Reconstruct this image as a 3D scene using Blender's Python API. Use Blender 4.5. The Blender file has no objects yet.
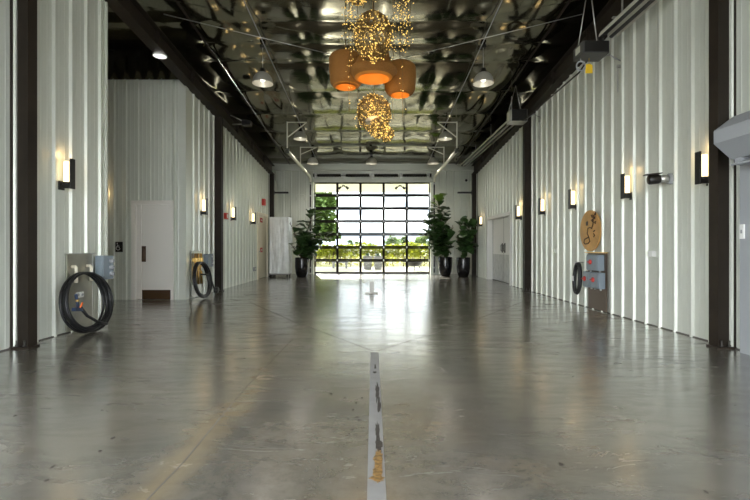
import bpy, bmesh, math, random
from mathutils import Vector, Matrix, Euler, noise
random.seed(7)
R = math.radians
PI = math.pi
SC = bpy.context.scene
COL = SC.collection
H = 1.17           # camera height
F = 440.0          # focal length in pixels of the 750 px frame
VX, VY = 373.0, 247.0

def at(px, py, d):
    """world point seen at pixel (px,py) at distance d in front of the camera"""
    return Vector(((px - VX) / F * d, d, H + (VY - py) / F * d))

# ------------------------------------------------------------------ materials
def nodes(m):
    m.use_nodes = True
    return m.node_tree.nodes, m.node_tree.links

def mat(name, col, rough=0.5, metal=0.0, spec=0.5, emit=None, estr=0.0, noise_amt=0.0, noise_scale=8.0, bump=0.0, bump_scale=40.0, coat=0.0):
    m = bpy.data.materials.new(name)
    n, l = nodes(m)
    b = n['Principled BSDF']
    b.inputs['Base Color'].default_value = (*col, 1)
    b.inputs['Roughness'].default_value = rough
    b.inputs['Metallic'].default_value = metal
    b.inputs['Specular IOR Level'].default_value = spec
    if coat: b.inputs['Coat Weight'].default_value = coat
    tc = n.new('ShaderNodeTexCoord')
    if noise_amt:
        t = n.new('ShaderNodeTexNoise'); t.inputs['Scale'].default_value = noise_scale
        t.inputs['Detail'].default_value = 5
        l.new(tc.outputs['Object'], t.inputs['Vector'])
        r = n.new('ShaderNodeValToRGB')
        r.color_ramp.elements[0].position = 0.3; r.color_ramp.elements[1].position = 0.7
        r.color_ramp.elements[0].color = (*[max(0, c * (1 - noise_amt)) for c in col], 1)
        r.color_ramp.elements[1].color = (*[min(1, c * (1 + noise_amt)) for c in col], 1)
        l.new(t.outputs['Fac'], r.inputs['Fac']); l.new(r.outputs['Color'], b.inputs['Base Color'])
    if bump:
        t2 = n.new('ShaderNodeTexNoise'); t2.inputs['Scale'].default_value = bump_scale; t2.inputs['Detail'].default_value = 4
        l.new(tc.outputs['Object'], t2.inputs['Vector'])
        bp = n.new('ShaderNodeBump'); bp.inputs['Strength'].default_value = bump; bp.inputs['Distance'].default_value = 0.02
        l.new(t2.outputs['Fac'], bp.inputs['Height']); l.new(bp.outputs['Normal'], b.inputs['Normal'])
    if emit:
        b.inputs['Emission Color'].default_value = (*emit, 1)
        b.inputs['Emission Strength'].default_value = estr
    return m

M = {}
M['panel'] = mat('ribbed_panel_white', (0.66, 0.68, 0.605), 0.36, 0.20, 0.5, noise_amt=0.03, noise_scale=1.3)
M['panel_end'] = M['panel']
M['brown'] = mat('bronze_brown_steel', (0.022, 0.016, 0.011), 0.55, 0.0, 0.25, noise_amt=0.25, noise_scale=3)
M['white'] = mat('white_paint', (0.80, 0.80, 0.77), 0.4)
M['door_white'] = mat('door_cream_white', (0.80, 0.765, 0.71), 0.45)
M['cream'] = mat('cream_paint', (0.86, 0.80, 0.64), 0.5)
M['black'] = mat('black_metal', (0.012, 0.011, 0.010), 0.4)
M['door_black'] = mat('matt_black_aluminium', (0.014, 0.012, 0.010), 0.7, 0, 0.12)
M['black_gloss'] = mat('black_glazed', (0.008, 0.008, 0.010), 0.14)
M['rubber'] = mat('black_rubber', (0.012, 0.012, 0.013), 0.42, bump=0.15, bump_scale=90)
M['plate_brown'] = mat('plate_floor_reflection', (0.17, 0.125, 0.095), 0.35, 0.7)  # steel plate with the mirrored floor's brown put into its colour
M['steel'] = mat('stainless', (0.46, 0.44, 0.38), 0.34, 1.0, noise_amt=0.12, noise_scale=4)
M['galv'] = mat('galvanised', (0.55, 0.55, 0.53), 0.38, 0.85, noise_amt=0.15, noise_scale=6)
M['track'] = mat('galvanised_track', (0.80, 0.79, 0.68), 0.45, 0.1)
M['grey_box'] = mat('grey_enclosure', (0.24, 0.29, 0.33), 0.45)
M['grey'] = mat('mid_grey', (0.33, 0.34, 0.35), 0.5)
M['hood'] = mat('hood_grey', (0.33, 0.345, 0.36), 0.5)
M['heater_box'] = mat('heater_grey', (0.06, 0.06, 0.058), 0.45)
M['red'] = mat('red_plastic', (0.55, 0.03, 0.02), 0.4)
M['orange'] = mat('orange_plastic', (0.85, 0.16, 0.03), 0.4)
M['blue_dark'] = mat('dark_blue_plastic', (0.03, 0.045, 0.09), 0.4)
M['yellow'] = mat('yellow_tag', (0.85, 0.55, 0.02), 0.5)
M['brass'] = mat('brass', (0.75, 0.48, 0.16), 0.3, 1.0)
M['kick'] = mat('brown_kick_plate', (0.075, 0.04, 0.018), 0.4, 0.3)
M['wood'] = mat('sign_wood', (0.60, 0.33, 0.10), 0.5, noise_amt=0.16, noise_scale=5)
M['char'] = mat('burnt_line', (0.06, 0.025, 0.01), 0.7)
M['paper'] = mat('white_sign_ink', (0.85, 0.85, 0.83), 0.5)
M['leaf'] = mat('fig_leaf', (0.045, 0.10, 0.028), 0.34, 0, 0.5, noise_amt=0.45, noise_scale=3.0)
M['leaf_young'] = mat('fig_leaf_young', (0.13, 0.24, 0.03), 0.38, 0, 0.5, noise_amt=0.25, noise_scale=3.0)
M['bark'] = mat('bark', (0.09, 0.06, 0.035), 0.8, noise_amt=0.3, noise_scale=20)
M['soil'] = mat('soil', (0.03, 0.02, 0.013), 0.9)
M['vine'] = mat('vine_leaf', (0.22, 0.24, 0.016), 0.6, noise_amt=0.55, noise_scale=1.7)
M['vine_dark'] = mat('vine_low_leaf', (0.30, 0.29, 0.07), 0.6, noise_amt=0.4, noise_scale=2)
M['tree'] = mat('tree_leaf', (0.075, 0.125, 0.022), 0.55, noise_amt=0.5, noise_scale=1.2)
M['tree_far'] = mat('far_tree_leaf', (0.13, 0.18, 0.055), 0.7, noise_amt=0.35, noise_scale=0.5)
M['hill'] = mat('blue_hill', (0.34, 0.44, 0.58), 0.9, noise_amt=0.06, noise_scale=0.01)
M['field'] = mat('field_ground', (0.20, 0.19, 0.07), 0.9, noise_amt=0.3, noise_scale=0.8)
M['patio'] = mat('patio_concrete', (0.50, 0.48, 0.42), 0.8, noise_amt=0.12, noise_scale=2)
M['bolt'] = mat('dull_bolt', (0.10, 0.095, 0.085), 0.55, 0.5)
M['yard'] = mat('yard_gravel', (0.34, 0.33, 0.31), 0.9, noise_amt=0.2, noise_scale=1.5)
M['planter'] = mat('planter_grey', (0.20, 0.20, 0.21), 0.6, noise_amt=0.15, noise_scale=6)
M['soffit'] = mat('soffit_cream', (0.88, 0.86, 0.68), 0.6)
M['wrap'] = mat('white_plastic_wrap', (0.80, 0.83, 0.82), 0.25, noise_amt=0.08, noise_scale=5, bump=0.5, bump_scale=7)
M['dark_wall'] = mat('dark_outer_wall', (0.10, 0.10, 0.09), 0.8)
M['lamp_inner'] = mat('lamp_spun_aluminium', (0.72, 0.71, 0.66), 0.35, 0.55)
M['bulb'] = mat('lit_bulb', (1, 1, 1), 0.4, emit=(1.0, 0.90, 0.72), estr=4.0)
M['disc_lit'] = mat('lit_disc', (1, 1, 1), 0.4, emit=(1.0, 0.96, 0.92), estr=0.9)
M['sconce_glass'] = mat('lit_opal_glass', (1, 0.95, 0.85), 0.3, emit=(1.0, 0.78, 0.42), estr=1.8)
M['fairy'] = mat('lit_fairy_bulb', (1, 0.8, 0.3), 0.3, emit=(1.0, 0.60, 0.13), estr=1.0)
M['wire'] = mat('copper_wire', (0.22, 0.14, 0.05), 0.4, 0.8)
M['shade_out'] = mat('woven_orange_shade', (0.30, 0.125, 0.020), 0.7, bump=0.6, bump_scale=120, noise_amt=0.15, noise_scale=60)
M['shade_in'] = mat('woven_orange_inside', (0.56, 0.23, 0.03), 0.6, bump=0.4, bump_scale=120)
M['tape'] = None

def translucent(key, f):
    m = M[key]; n, l = m.node_tree.nodes, m.node_tree.links
    b = n['Principled BSDF']; tr = n.new('ShaderNodeBsdfTranslucent'); mx = n.new('ShaderNodeMixShader'); mx.inputs[0].default_value = f
    l.new(b.inputs['Base Color'].links[0].from_socket, tr.inputs['Color'])
    l.new(b.outputs[0], mx.inputs[1]); l.new(tr.outputs[0], mx.inputs[2]); l.new(mx.outputs[0], n['Material Output'].inputs['Surface'])
for key_ in ('vine', 'vine_dark', 'tree', 'tree_far'): translucent(key_, 0.45)

# floor --------------------------------------------------------------
def floor_material():
    m = bpy.data.materials.new('polished_concrete')
    n, l = nodes(m); b = n['Principled BSDF']
    tc = n.new('ShaderNodeTexCoord')
    def N(scale, detail=6, rough=0.6, dist=0.0, vec=None):
        t = n.new('ShaderNodeTexNoise'); t.inputs['Scale'].default_value = scale
        t.inputs['Detail'].default_value = detail; t.inputs['Roughness'].default_value = rough
        t.inputs['Distortion'].default_value = dist
        l.new(vec or tc.outputs['Object'], t.inputs['Vector']); return t.outputs['Fac']
    def ramp(fac, stops):
        r = n.new('ShaderNodeValToRGB'); e = r.color_ramp.elements
        e[0].position, e[0].color = stops[0][0], (*stops[0][1], 1)
        e[1].position, e[1].color = stops[-1][0], (*stops[-1][1], 1)
        for p, c in stops[1:-1]:
            x = e.new(p); x.color = (*c, 1)
        l.new(fac, r.inputs['Fac']); return r.outputs['Color']
    def mix(f, a, b_, mode='MIX', fv=None):
        x = n.new('ShaderNodeMix'); x.data_type = 'RGBA'; x.blend_type = mode
        if fv is not None: x.inputs['Factor'].default_value = fv
        else: l.new(f, x.inputs['Factor'])
        l.new(a, x.inputs['A'])
        if isinstance(b_, tuple): x.inputs['B'].default_value = (*b_, 1)
        else: l.new(b_, x.inputs['B'])
        return x.outputs['Result']
    def math_(op, a, v=None, c=None):
        x = n.new('ShaderNodeMath'); x.operation = op
        for i, q in enumerate((a, v, c)):
            if q is None: continue
            if isinstance(q, (int, float)): x.inputs[i].default_value = q
            else: l.new(q, x.inputs[i])
        return x.outputs[0]
    base = ramp(N(0.75, 8, 0.62, 0.6), [(0.28, (0.085, 0.080, 0.070)), (0.45, (0.155, 0.143, 0.12)), (0.58, (0.205, 0.183, 0.145)), (0.74, (0.29, 0.27, 0.235))])
    brown = ramp(N(0.42, 5, 0.6, 0.3), [(0.50, (0, 0, 0)), (0.70, (1, 1, 1))])
    c = mix(math_('MULTIPLY', brown, 0.55), base, (0.24, 0.165, 0.085))
    fine = ramp(N(9, 8, 0.75), [(0.28, (0.48, 0.48, 0.48)), (0.55, (1.0, 1.0, 1.0)), (0.8, (1.22, 1.22, 1.2))])
    c = mix(None, c, fine, 'MULTIPLY', 0.8)
    streak_vec = n.new('ShaderNodeMapping'); streak_vec.inputs['Scale'].default_value = (1.0, 3.2, 1)
    l.new(tc.outputs['Object'], streak_vec.inputs['Vector'])
    dark = ramp(N(1.6, 7, 0.72, 1.0, streak_vec.outputs['Vector']), [(0.56, (0, 0, 0)), (0.70, (1, 1, 1))])
    c = mix(math_('MULTIPLY', dark, 0.62), c, (0.085, 0.080, 0.072))
    # the two long stained seams running down the hall
    sx = n.new('ShaderNodeSeparateXYZ'); l.new(tc.outputs['Object'], sx.inputs[0])
    wob = math_('MULTIPLY', math_('SUBTRACT', N(1.3, 6), 0.5), 0.42)
    xs = math_('ADD', sx.outputs[0], wob)
    for cx, wd, colr, amt in ((-1.02, 0.19, (0.33, 0.255, 0.15), 0.62), (1.02, 0.16, (0.13, 0.115, 0.09), 0.40)):
        dd = math_('ABSOLUTE', math_('SUBTRACT', xs, cx))
        mr = n.new('ShaderNodeMapRange'); mr.inputs[1].default_value = wd; mr.inputs[2].default_value = 0.0
        mr.inputs[3].default_value = 0.0; mr.inputs[4].default_value = amt; mr.interpolation_type = 'SMOOTHSTEP'
        l.new(dd, mr.inputs[0])
        c = mix(mr.outputs[0], c, colr)
    l.new(c, b.inputs['Base Color'])
    cw = n.new('ShaderNodeMapRange'); cw.inputs[1].default_value = 0.45; cw.inputs[2].default_value = 0.72; cw.inputs[3].default_value = 1.0; cw.inputs[4].default_value = 0.30
    l.new(N(1.5, 8, 0.75, 0.8, streak_vec.outputs['Vector']), cw.inputs[0]); l.new(cw.outputs[0], b.inputs['Coat Weight'])
    rg = n.new('ShaderNodeMapRange'); rg.inputs[1].default_value = 0.3; rg.inputs[2].default_value = 0.75
    rg.inputs[3].default_value = 0.14; rg.inputs[4].default_value = 0.34
    l.new(N(1.6, 7, 0.7, 1.0, streak_vec.outputs['Vector']), rg.inputs[0]); l.new(rg.outputs[0], b.inputs['Roughness'])
    b.inputs['Specular IOR Level'].default_value = 0.9
    b.inputs['Coat Weight'].default_value = 1.0; b.inputs['Coat Roughness'].default_value = 0.21; b.inputs['Coat IOR'].default_value = 2.0
    bp = n.new('ShaderNodeBump'); bp.inputs['Strength'].default_value = 0.02; bp.inputs['Distance'].default_value = 0.02
    l.new(N(3, 4, 0.6), bp.inputs['Height']); l.new(bp.outputs['Normal'], b.inputs['Normal'])
    return m
M['floor'] = floor_material()
M['joint'] = mat('dark_saw_cut', (0.11, 0.10, 0.088), 0.8)
M['strip'] = mat('pale_joint_filler', (0.26, 0.255, 0.25), 0.45, noise_amt=0.10, noise_scale=9)
M['tar'] = mat('dark_tar_patch', (0.05, 0.042, 0.034), 0.75, noise_amt=0.4, noise_scale=40)
M['amber'] = mat('amber_resin', (0.25, 0.145, 0.05), 0.3, noise_amt=0.6, noise_scale=45)

def foil_material():
    m = bpy.data.materials.new('dark_foil_insulation')
    n, l = nodes(m); b = n['Principled BSDF']
    b.inputs['Base Color'].default_value = (0.012, 0.012, 0.010, 1)
    b.inputs['IOR'].default_value = 2.6
    b.inputs['Roughness'].default_value = 0.10
    b.inputs['Specular Tint'].default_value = (1.0, 0.94, 0.68, 1)
    tc = n.new('ShaderNodeTexCoord')
    mp = n.new('ShaderNodeMapping'); mp.inputs['Scale'].default_value = (0.5, 2.2, 1)
    l.new(tc.outputs['Object'], mp.inputs['Vector'])
    t = n.new('ShaderNodeTexNoise'); t.inputs['Scale'].default_value = 2.6; t.inputs['Detail'].default_value = 5; t.inputs['Distortion'].default_value = 0.8
    l.new(mp.outputs['Vector'], t.inputs['Vector'])
    bp = n.new('ShaderNodeBump'); bp.inputs['Strength'].default_value = 0.055; bp.inputs['Distance'].default_value = 0.05
    l.new(t.outputs['Fac'], bp.inputs['Height']); l.new(bp.outputs['Normal'], b.inputs['Normal'])
    return m
M['foil'] = foil_material()

def glass_material():
    m = bpy.data.materials.new('clear_glazing')
    n, l = nodes(m)
    n.remove(n['Principled BSDF'])
    tr = n.new('ShaderNodeBsdfTransparent'); tr.inputs['Color'].default_value = (0.96, 0.975, 0.97, 1)
    gl = n.new('ShaderNodeBsdfGlossy'); gl.inputs['Roughness'].default_value = 0.02
    fr = n.new('ShaderNodeFresnel'); fr.inputs['IOR'].default_value = 1.12
    mx = n.new('ShaderNodeMixShader')
    l.new(fr.outputs[0], mx.inputs[0]); l.new(tr.outputs[0], mx.inputs[1]); l.new(gl.outputs[0], mx.inputs[2])
    l.new(mx.outputs[0], n['Material Output'].inputs[0])
    return m
M['glass'] = glass_material()

# ------------------------------------------------------------------ mesh builder
def basis(d):
    d = d.normalized()
    up = Vector((0, 0, 1)) if abs(d.z) < 0.95 else Vector((1, 0, 0))
    a = d.cross(up).normalized(); return a, a.cross(d).normalized()

class MB:
    def __init__(s): s.v, s.f, s.mi, s.sm = [], [], [], []
    def add(s, vs, fs, mi=0, sm=False):
        o = len(s.v); s.v += [Vector(v) for v in vs]
        s.f += [tuple(o + i for i in f) for f in fs]; s.mi += [mi] * len(fs); s.sm += [sm] * len(fs)
        return s
    def box(s, a, b, mi=0, bev=0.0):
        x0, y0, z0 = [min(p, q) for p, q in zip(a, b)]; x1, y1, z1 = [max(p, q) for p, q in zip(a, b)]
        bev = min(bev, (x1 - x0) * .45, (y1 - y0) * .45, (z1 - z0) * .45)
        if bev <= 0:
            return s.add([(x0, y0, z0), (x1, y0, z0), (x1, y1, z0), (x0, y1, z0), (x0, y0, z1), (x1, y0, z1), (x1, y1, z1), (x0, y1, z1)],
                  [(3, 2, 1, 0), (4, 5, 6, 7), (0, 1, 5, 4), (1, 2, 6, 5), (2, 3, 7, 6), (3, 0, 4, 7)], mi)
        bm = bmesh.new(); bmesh.ops.create_cube(bm, size=1)
        for v in bm.verts:
            v.co = Vector(((x0 + x1) / 2 + v.co.x * (x1 - x0), (y0 + y1) / 2 + v.co.y * (y1 - y0), (z0 + z1) / 2 + v.co.z * (z1 - z0)))
        bmesh.ops.bevel(bm, geom=list(bm.edges), offset=bev, segments=2, affect='EDGES', profile=0.5)
        bm.verts.index_update()
        s.add([v.co.copy() for v in bm.verts], [[v.index for v in f.verts] for f in bm.faces], mi); bm.free(); return s
    def obox(s, c, ax, ay, az, hx, hy, hz, mi=0):
        c, ax, ay, az = Vector(c), Vector(ax).normalized(), Vector(ay).normalized(), Vector(az).normalized()
        vs = [c + ax * hx * i + ay * hy * j + az * hz * k for k in (-1, 1) for i, j in ((-1, -1), (1, -1), (1, 1), (-1, 1))]
        return s.add(vs, [(3, 2, 1, 0), (4, 5, 6, 7), (0, 1, 5, 4), (1, 2, 6, 5), (2, 3, 7, 6), (3, 0, 4, 7)], mi)
    def bar(s, p0, p1, w, h, mi=0):
        p0, p1 = Vector(p0), Vector(p1); d = p1 - p0; a, b = basis(d)
        return s.obox((p0 + p1) / 2, d, a, b, d.length / 2, w / 2, h / 2, mi)
    def tube(s, pts, r, seg=8, mi=0, closed=False, caps=True, rads=None):
        pts = [Vector(p) for p in pts]; n = len(pts); rings = []
        prev = None
        for i, p in enumerate(pts):
            if closed: d = pts[(i + 1) % n] - pts[i - 1]
            else: d = pts[min(i + 1, n - 1)] - pts[max(i - 1, 0)]
            d.normalize()
            if prev is None:
                a = basis(d)[0]; b = d.cross(a).normalized()
            else:
                a = (prev - d * prev.dot(d))
                a = a.normalized() if a.length > 1e-6 else basis(d)[0]
                b = d.cross(a).normalized()
            prev = a
            rr = rads[i] if rads else r
            rings.append([p + (a * math.cos(2 * PI * k / seg) + b * math.sin(2 * PI * k / seg)) * rr for k in range(seg)])
        vs = [v for rg in rings for v in rg]; fs = []
        m = n if closed else n - 1
        for i in range(m):
            j = (i + 1) % n
            for k in range(seg):
                k2 = (k + 1) % seg
                fs.append((i * seg + k, i * seg + k2, j * seg + k2, j * seg + k))
        if not closed and caps:
            fs.append(tuple(range(seg - 1, -1, -1))); fs.append(tuple((n - 1) * seg + k for k in range(seg)))
        return s.add(vs, fs, mi, True)
    def cyl(s, p0, p1, r, seg=16, mi=0, r1=None):
        return s.tube([p0, p1], r, seg, mi, rads=[r, r if r1 is None else r1])
    def lathe(s, c, prof, seg=24, mi=0, axis='Z', cap0=False, cap1=False, sx=1.0, sy=1.0):
        c = Vector(c); vs = []; fs = []
        for (r, z) in prof:
            for k in range(seg):
                x, y = r * math.cos(2 * PI * k / seg) * sx, r * math.sin(2 * PI * k / seg) * sy
                vs.append(c + (Vector((x, y, z)) if axis == 'Z' else Vector((x, z, y)) if axis == 'Y' else Vector((z, x, y))))
        for i in range(len(prof) - 1):
            for k in range(seg):
                k2 = (k + 1) % seg; fs.append((i * seg + k, i * seg + k2, (i + 1) * seg + k2, (i + 1) * seg + k))
        if cap0: fs.append(tuple(range(seg - 1, -1, -1)))
        if cap1: fs.append(tuple((len(prof) - 1) * seg + k for k in range(seg)))
        return s.add(vs, fs, mi, True)
    def ball(s, c, r, mi=0, u=8, w=6, sc=(1, 1, 1)):
        prof = [(r * math.sin(PI * i / w), -r * math.cos(PI * i / w)) for i in range(1, w)]
        c = Vector(c); vs = [c + Vector((0, 0, -r * sc[2]))]
        for (q, z) in prof:
            for k in range(u): vs.append(c + Vector((q * math.cos(2 * PI * k / u) * sc[0], q * math.sin(2 * PI * k / u) * sc[1], z * sc[2])))
        vs.append(c + Vector((0, 0, r * sc[2]))); fs = []
        for k in range(u): fs.append((0, 1 + (k + 1) % u, 1 + k))
        for i in range(len(prof) - 1):
            for k in range(u):
                k2 = (k + 1) % u; a = 1 + i * u; b_ = a + u
                fs.append((a + k, a + k2, b_ + k2, b_ + k))
        a = 1 + (len(prof) - 1) * u; t = len(vs) - 1
        for k in range(u): fs.append((a + k, a + (k + 1) % u, t))
        return s.add(vs, fs, mi, True)
    def prism(s, poly, origin, ax, ay, an, t, mi=0):
        """polygon (u,v) in the plane origin+u*ax+v*ay, thickened by t along an"""
        o, ax, ay, an = Vector(origin), Vector(ax), Vector(ay), Vector(an); n = len(poly)
        vs = [o + ax * u + ay * v for u, v in poly] + [o + ax * u + ay * v + an * t for u, v in poly]
        fs = [tuple(range(n - 1, -1, -1)), tuple(range(n, 2 * n))] + [(i, (i + 1) % n, n + (i + 1) % n, n + i) for i in range(n)]
        return s.add(vs, fs, mi)
    def build(s, name, mats, parent=None, recalc=True):
        me = bpy.data.meshes.new(name)
        vs = s.v
        root = parent
        if root is not None:
            while root.parent is not None: root = root.parent
            Mi = (Matrix.Translation(root.location) @ root.rotation_euler.to_matrix().to_4x4()).inverted()
            vs = [Mi @ v for v in vs]
        me.from_pydata([tuple(v) for v in vs], [], s.f)
        if not isinstance(mats, (list, tuple)): mats = [mats]
        for m in mats: me.materials.append(m)
        me.polygons.foreach_set('material_index', s.mi)
        me.polygons.foreach_set('use_smooth', s.sm)
        if recalc:
            bm = bmesh.new(); bm.from_mesh(me); bmesh.ops.recalc_face_normals(bm, faces=bm.faces); bm.to_mesh(me); bm.free()
        me.update()
        o = bpy.data.objects.new(name, me); COL.objects.link(o)
        if parent is not None: o.parent = parent
        return o

def tag(o, label=None, cat=None, group=None, kind=None):
    if label: o['label'] = label
    if cat: o['category'] = cat
    if group: o['group'] = group
    if kind: o['kind'] = kind
    return o
def thing(name, label, cat, loc=(0, 0, 0), rz=0.0, group=None):
    o = bpy.data.objects.new(name, None); COL.objects.link(o)
    o.empty_display_size = 0.1
    o.location = loc; o.rotation_euler = (0, 0, rz)
    return tag(o, label, cat, group)
def struct(mb, name, m, recalc=True):
    return tag(mb.build(name, m, None, recalc), kind='structure')
def dup(root, loc, rz, label, group=None):
    def cp(o, par):
        c = o.copy(); COL.objects.link(c)
        if par is not None: c.parent = par
        for ch in list(o.children): cp(ch, c)
        return c
    kids = list(root.children)
    r = root.copy(); COL.objects.link(r)
    r.location = loc; r.rotation_euler = (0, 0, rz); r['label'] = label
    if group: r['group'] = group
    for ch in kids: cp(ch, r)
    return r

# ------------------------------------------------------------------ camera
cam = bpy.data.cameras.new('camera'); co = bpy.data.objects.new('camera', cam); COL.objects.link(co)
co.location = (0, 0, H); co.rotation_euler = (PI / 2, 0, 0)
cam.sensor_width = 36; cam.lens = F / 750 * 36
cam.shift_x = (375 - VX) / 750; cam.shift_y = -(250 - VY) / 750
cam.clip_start = 0.02; cam.clip_end = 3000
SC.camera = co

# ------------------------------------------------------------------ shell
XW = 4.17                       # side wall planes
XC = 3.96                       # inner faces of the columns
YB, YE = -5.0, 19.2             # back opening and glazed end
zr = lambda y: 5.554 - 0.083 * y        # underside of the rafters
zc = lambda y: 6.40 - 0.083 * y         # foil ceiling
COLY = (5.12, 11.57, 17.6)

b = MB(); b.box((-7.6, YB - 0.3, -0.3), (7.6, YE + 0.12, 0.0)); struct(b, 'floor', M['floor'])

RIB = [(-0.031, 0.0), (-0.015, 0.034), (0.015, 0.034), (0.031, 0.0)]
def ribbed(mb, u0, u1, zb, zt, pos, pitch, phase, inner=0.003):
    """ribbed sheet from u0 to u1; pos(u, out, z) gives the world point; zb/zt bottom and top as functions of u"""
    prof = []
    k0 = int(math.floor((u0 - phase) / pitch)) - 1
    for k in range(k0, int((u1 - phase) / pitch) + 3):
        c = phase + k * pitch
        for du, o in RIB: prof.append((c + du, o))
        for q in (1 / 3, 2 / 3):
            cc = c + pitch * q
            for du, o in ((-0.016, 0), (-0.008, inner), (0.008, inner), (0.016, 0)): prof.append((cc + du, o))
    prof.sort(key=lambda t: t[0])
    prof = [(u, o) for u, o in prof if u0 < u < u1]
    prof = [(u0, 0.0)] + prof + [(u1, 0.0)]
    vs = []
    for u, o in prof:
        vs.append(pos(u, o, zb(u))); vs.append(pos(u, o, zt(u)))
    fs = [(2 * i, 2 * i + 2, 2 * i + 3, 2 * i + 1) for i in range(len(prof) - 1)]
    # body behind the sheet so that the wall has thickness
    n = len(vs)
    vs += [pos(u0, -0.12, zb(u0)), pos(u0, -0.12, zt(u0)), pos(u1, -0.12, zb(u1)), pos(u1, -0.12, zt(u1))]
    fs += [(n, n + 1, n + 3, n + 2), (0, 1, n + 1, n), (2 * len(prof) - 2, n + 2, n + 3, 2 * len(prof) - 1)]
    fs.append(tuple([2 * i + 1 for i in range(len(prof))] + [n + 3, n + 1]))
    fs.append(tuple([2 * i for i in range(len(prof))][::-1] + [n, n + 2]))
    mb.add(vs, fs)

left = lambda u, o, z: Vector((-XW + o, u, z))
right = lambda u, o, z: Vector((XW - o, u, z))
zero = lambda u: 0.0
REC0, REC1 = 6.83, 9.78          # the recess in the left wall
OPA, OPB, OPZ = -4.7, 2.6, 4.6     # wide open side bays behind and beside the camera
b = MB(); ribbed(b, OPB, REC0, zero, zr, left, 0.32, 5.745); ribbed(b, YB, OPA, zero, zr, left, 0.32, 5.745); ribbed(b, OPA, OPB, lambda u: OPZ, zr, left, 0.32, 5.745); struct(b, 'wall_left', M['panel'])
b = MB(); ribbed(b, REC1 + 0.12, 16.0 - 0.22, zero, zr, left, 0.32, 10.2)
ribbed(b, 17.32, YE, zero, zr, left, 0.32, 10.2)
ribbed(b, 15.78, 17.32, lambda u: 2.44, zr, left, 0.32, 10.2); struct(b, 'wall_left_rear', M['panel'])
# walls of the recess: the far one faces the camera and holds a door
rec = lambda u, o, z: Vector((u, REC1 - o, z))
DX0, DX1 = -5.34, -4.43
b = MB()
ribbed(b, -7.3, DX0, zero, lambda u: 4.93, rec, 0.267, -5.757)
ribbed(b, DX1, -XW, zero, lambda u: 4.93, rec, 0.267, -5.757)
ribbed(b, DX0, DX1, lambda u: 2.14, lambda u: 4.93, rec, 0.267, -5.757); struct(b, 'wall_recess', M['panel'])
b = MB(); ribbed(b, 5.2, REC0 - 0.13, zero, lambda u: 4.93, lambda u, o, z: Vector((-7.3 + o, u, z)), 0.32, 5.3)
ribbed(b, REC0 - 0.13, REC1, zero, lambda u: 4.93, lambda u, o, z: Vector((-7.3 + o, u, z)), 0.32, 5.3); struct(b, 'wall_recess_side', M['panel'])
b = MB(); b.box((-7.3, REC0 - 0.12, 0), (-XW - 0.12, REC0 - 0.001, 4.98)); struct(b, 'wall_recess_front', M['panel'])
# corner trims of the recess
b = MB(); b.box((-XW - 0.13, REC0, 0), (-XW + 0.036, REC0 + 0.03, zr(REC0) - 0.01)); b.box((-XW, REC0 - 0.06, 0), (-XW + 0.012, REC0, zr(REC0)))
struct(b, 'trim_1', M['panel'])
b = MB(); b.box((-XW - 0.12, REC1 - 0.02, 0), (-XW + 0.02, REC1 + 0.14, zr(REC1))); struct(b, 'trim_2', M['panel'])
# right wall with the opening of the double door
OY0, OY1, OZ = 13.30, 15.92, 2.16
b = MB()
OPR = 1.1
ribbed(b, OPR, OY0, zero, zr, right, 0.32, 5.735); ribbed(b, YB, OPA, zero, zr, right, 0.32, 5.735); ribbed(b, OPA, OPR, lambda u: OPZ, zr, right, 0.32, 5.735)
ribbed(b, OY1, YE, zero, zr, right, 0.32, 5.735)
ribbed(b, OY0, OY1, lambda u: OZ, zr, right, 0.32, 5.735); struct(b, 'wall_right', M['panel'])
# end wall around the glazed overhead door
GX0, GX1, GZ = -2.57, 2.49, 4.0
end = lambda u, o, z: Vector((u, YE - o, z))
zend = lambda u: 4.50
b = MB()
ribbed(b, -7.3, GX0 - 0.02, zero, zend, end, 0.33, -3.9, 0.004)
ribbed(b, GX1 + 0.02, 7.3, zero, zend, end, 0.33, 2.86, 0.004)
struct(b, 'wall_far', M['panel'])
b = MB(); b.box((GX0 - 0.02, YE - 0.0, GZ), (GX1 + 0.02, YE + 0.12, 4.50)); struct(b, 'wall_far_header', M['panel'])
b = MB(); b.box((-7.3, YE - 0.14, 4.50), (7.3, YE + 0.12, 4.70), bev=0.01); b.box((-7.3, YE - 0.02, 4.68), (7.3, YE + 0.12, 5.3)); struct(b, 'trim_3', M['panel'])
b = MB(); b.box((GX0 - 0.14, YE - 0.05, 0), (GX0 - 0.02, YE + 0.0, 4.06)); b.box((GX1 + 0.02, YE - 0.05, 0), (GX1 + 0.14, YE, 4.06))
b.box((GX0 - 0.14, YE - 0.05, 4.0), (GX1 + 0.14, YE, 4.12)); struct(b, 'trim_4', M['panel'])
# outer shell beyond the side walls, and the wall with the big open door behind the camera
b = MB(); b.box((-7.6, 4.4, 0), (-7.45, YE + 0.12, 7.2)); b.box((-7.6, 4.3, 0), (-XW - 0.13, 4.4, 7.2)); struct(b, 'wall_outer_left', M['dark_wall'])
b = MB(); b.box((7.45, 4.4, 0), (7.6, YE + 0.12, 7.2)); b.box((XW + 0.13, 4.3, 0), (7.6, 4.4, 7.2)); struct(b, 'wall_outer_right', M['dark_wall'])
b = MB(); b.box((-7.6, YB - 0.2, 0), (-3.2, YB, 7.2)); b.box((3.2, YB - 0.2, 0), (7.6, YB, 7.2)); b.box((-3.2, YB - 0.2, 4.2), (3.2, YB, 7.2)); struct(b, 'wall_back', M['panel'])
# baseboard flashing: thin dark line at the foot of the side walls
b = MB(); b.box((-XW, OPB, 0), (-XW + 0.02, REC0, 0.012)); struct(b, 'baseboard_left', M['joint'])
b = MB(); b.box((XW - 0.02, OPR, 0), (XW, OY0, 0.012)); struct(b, 'baseboard_right', M['joint'])

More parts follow.
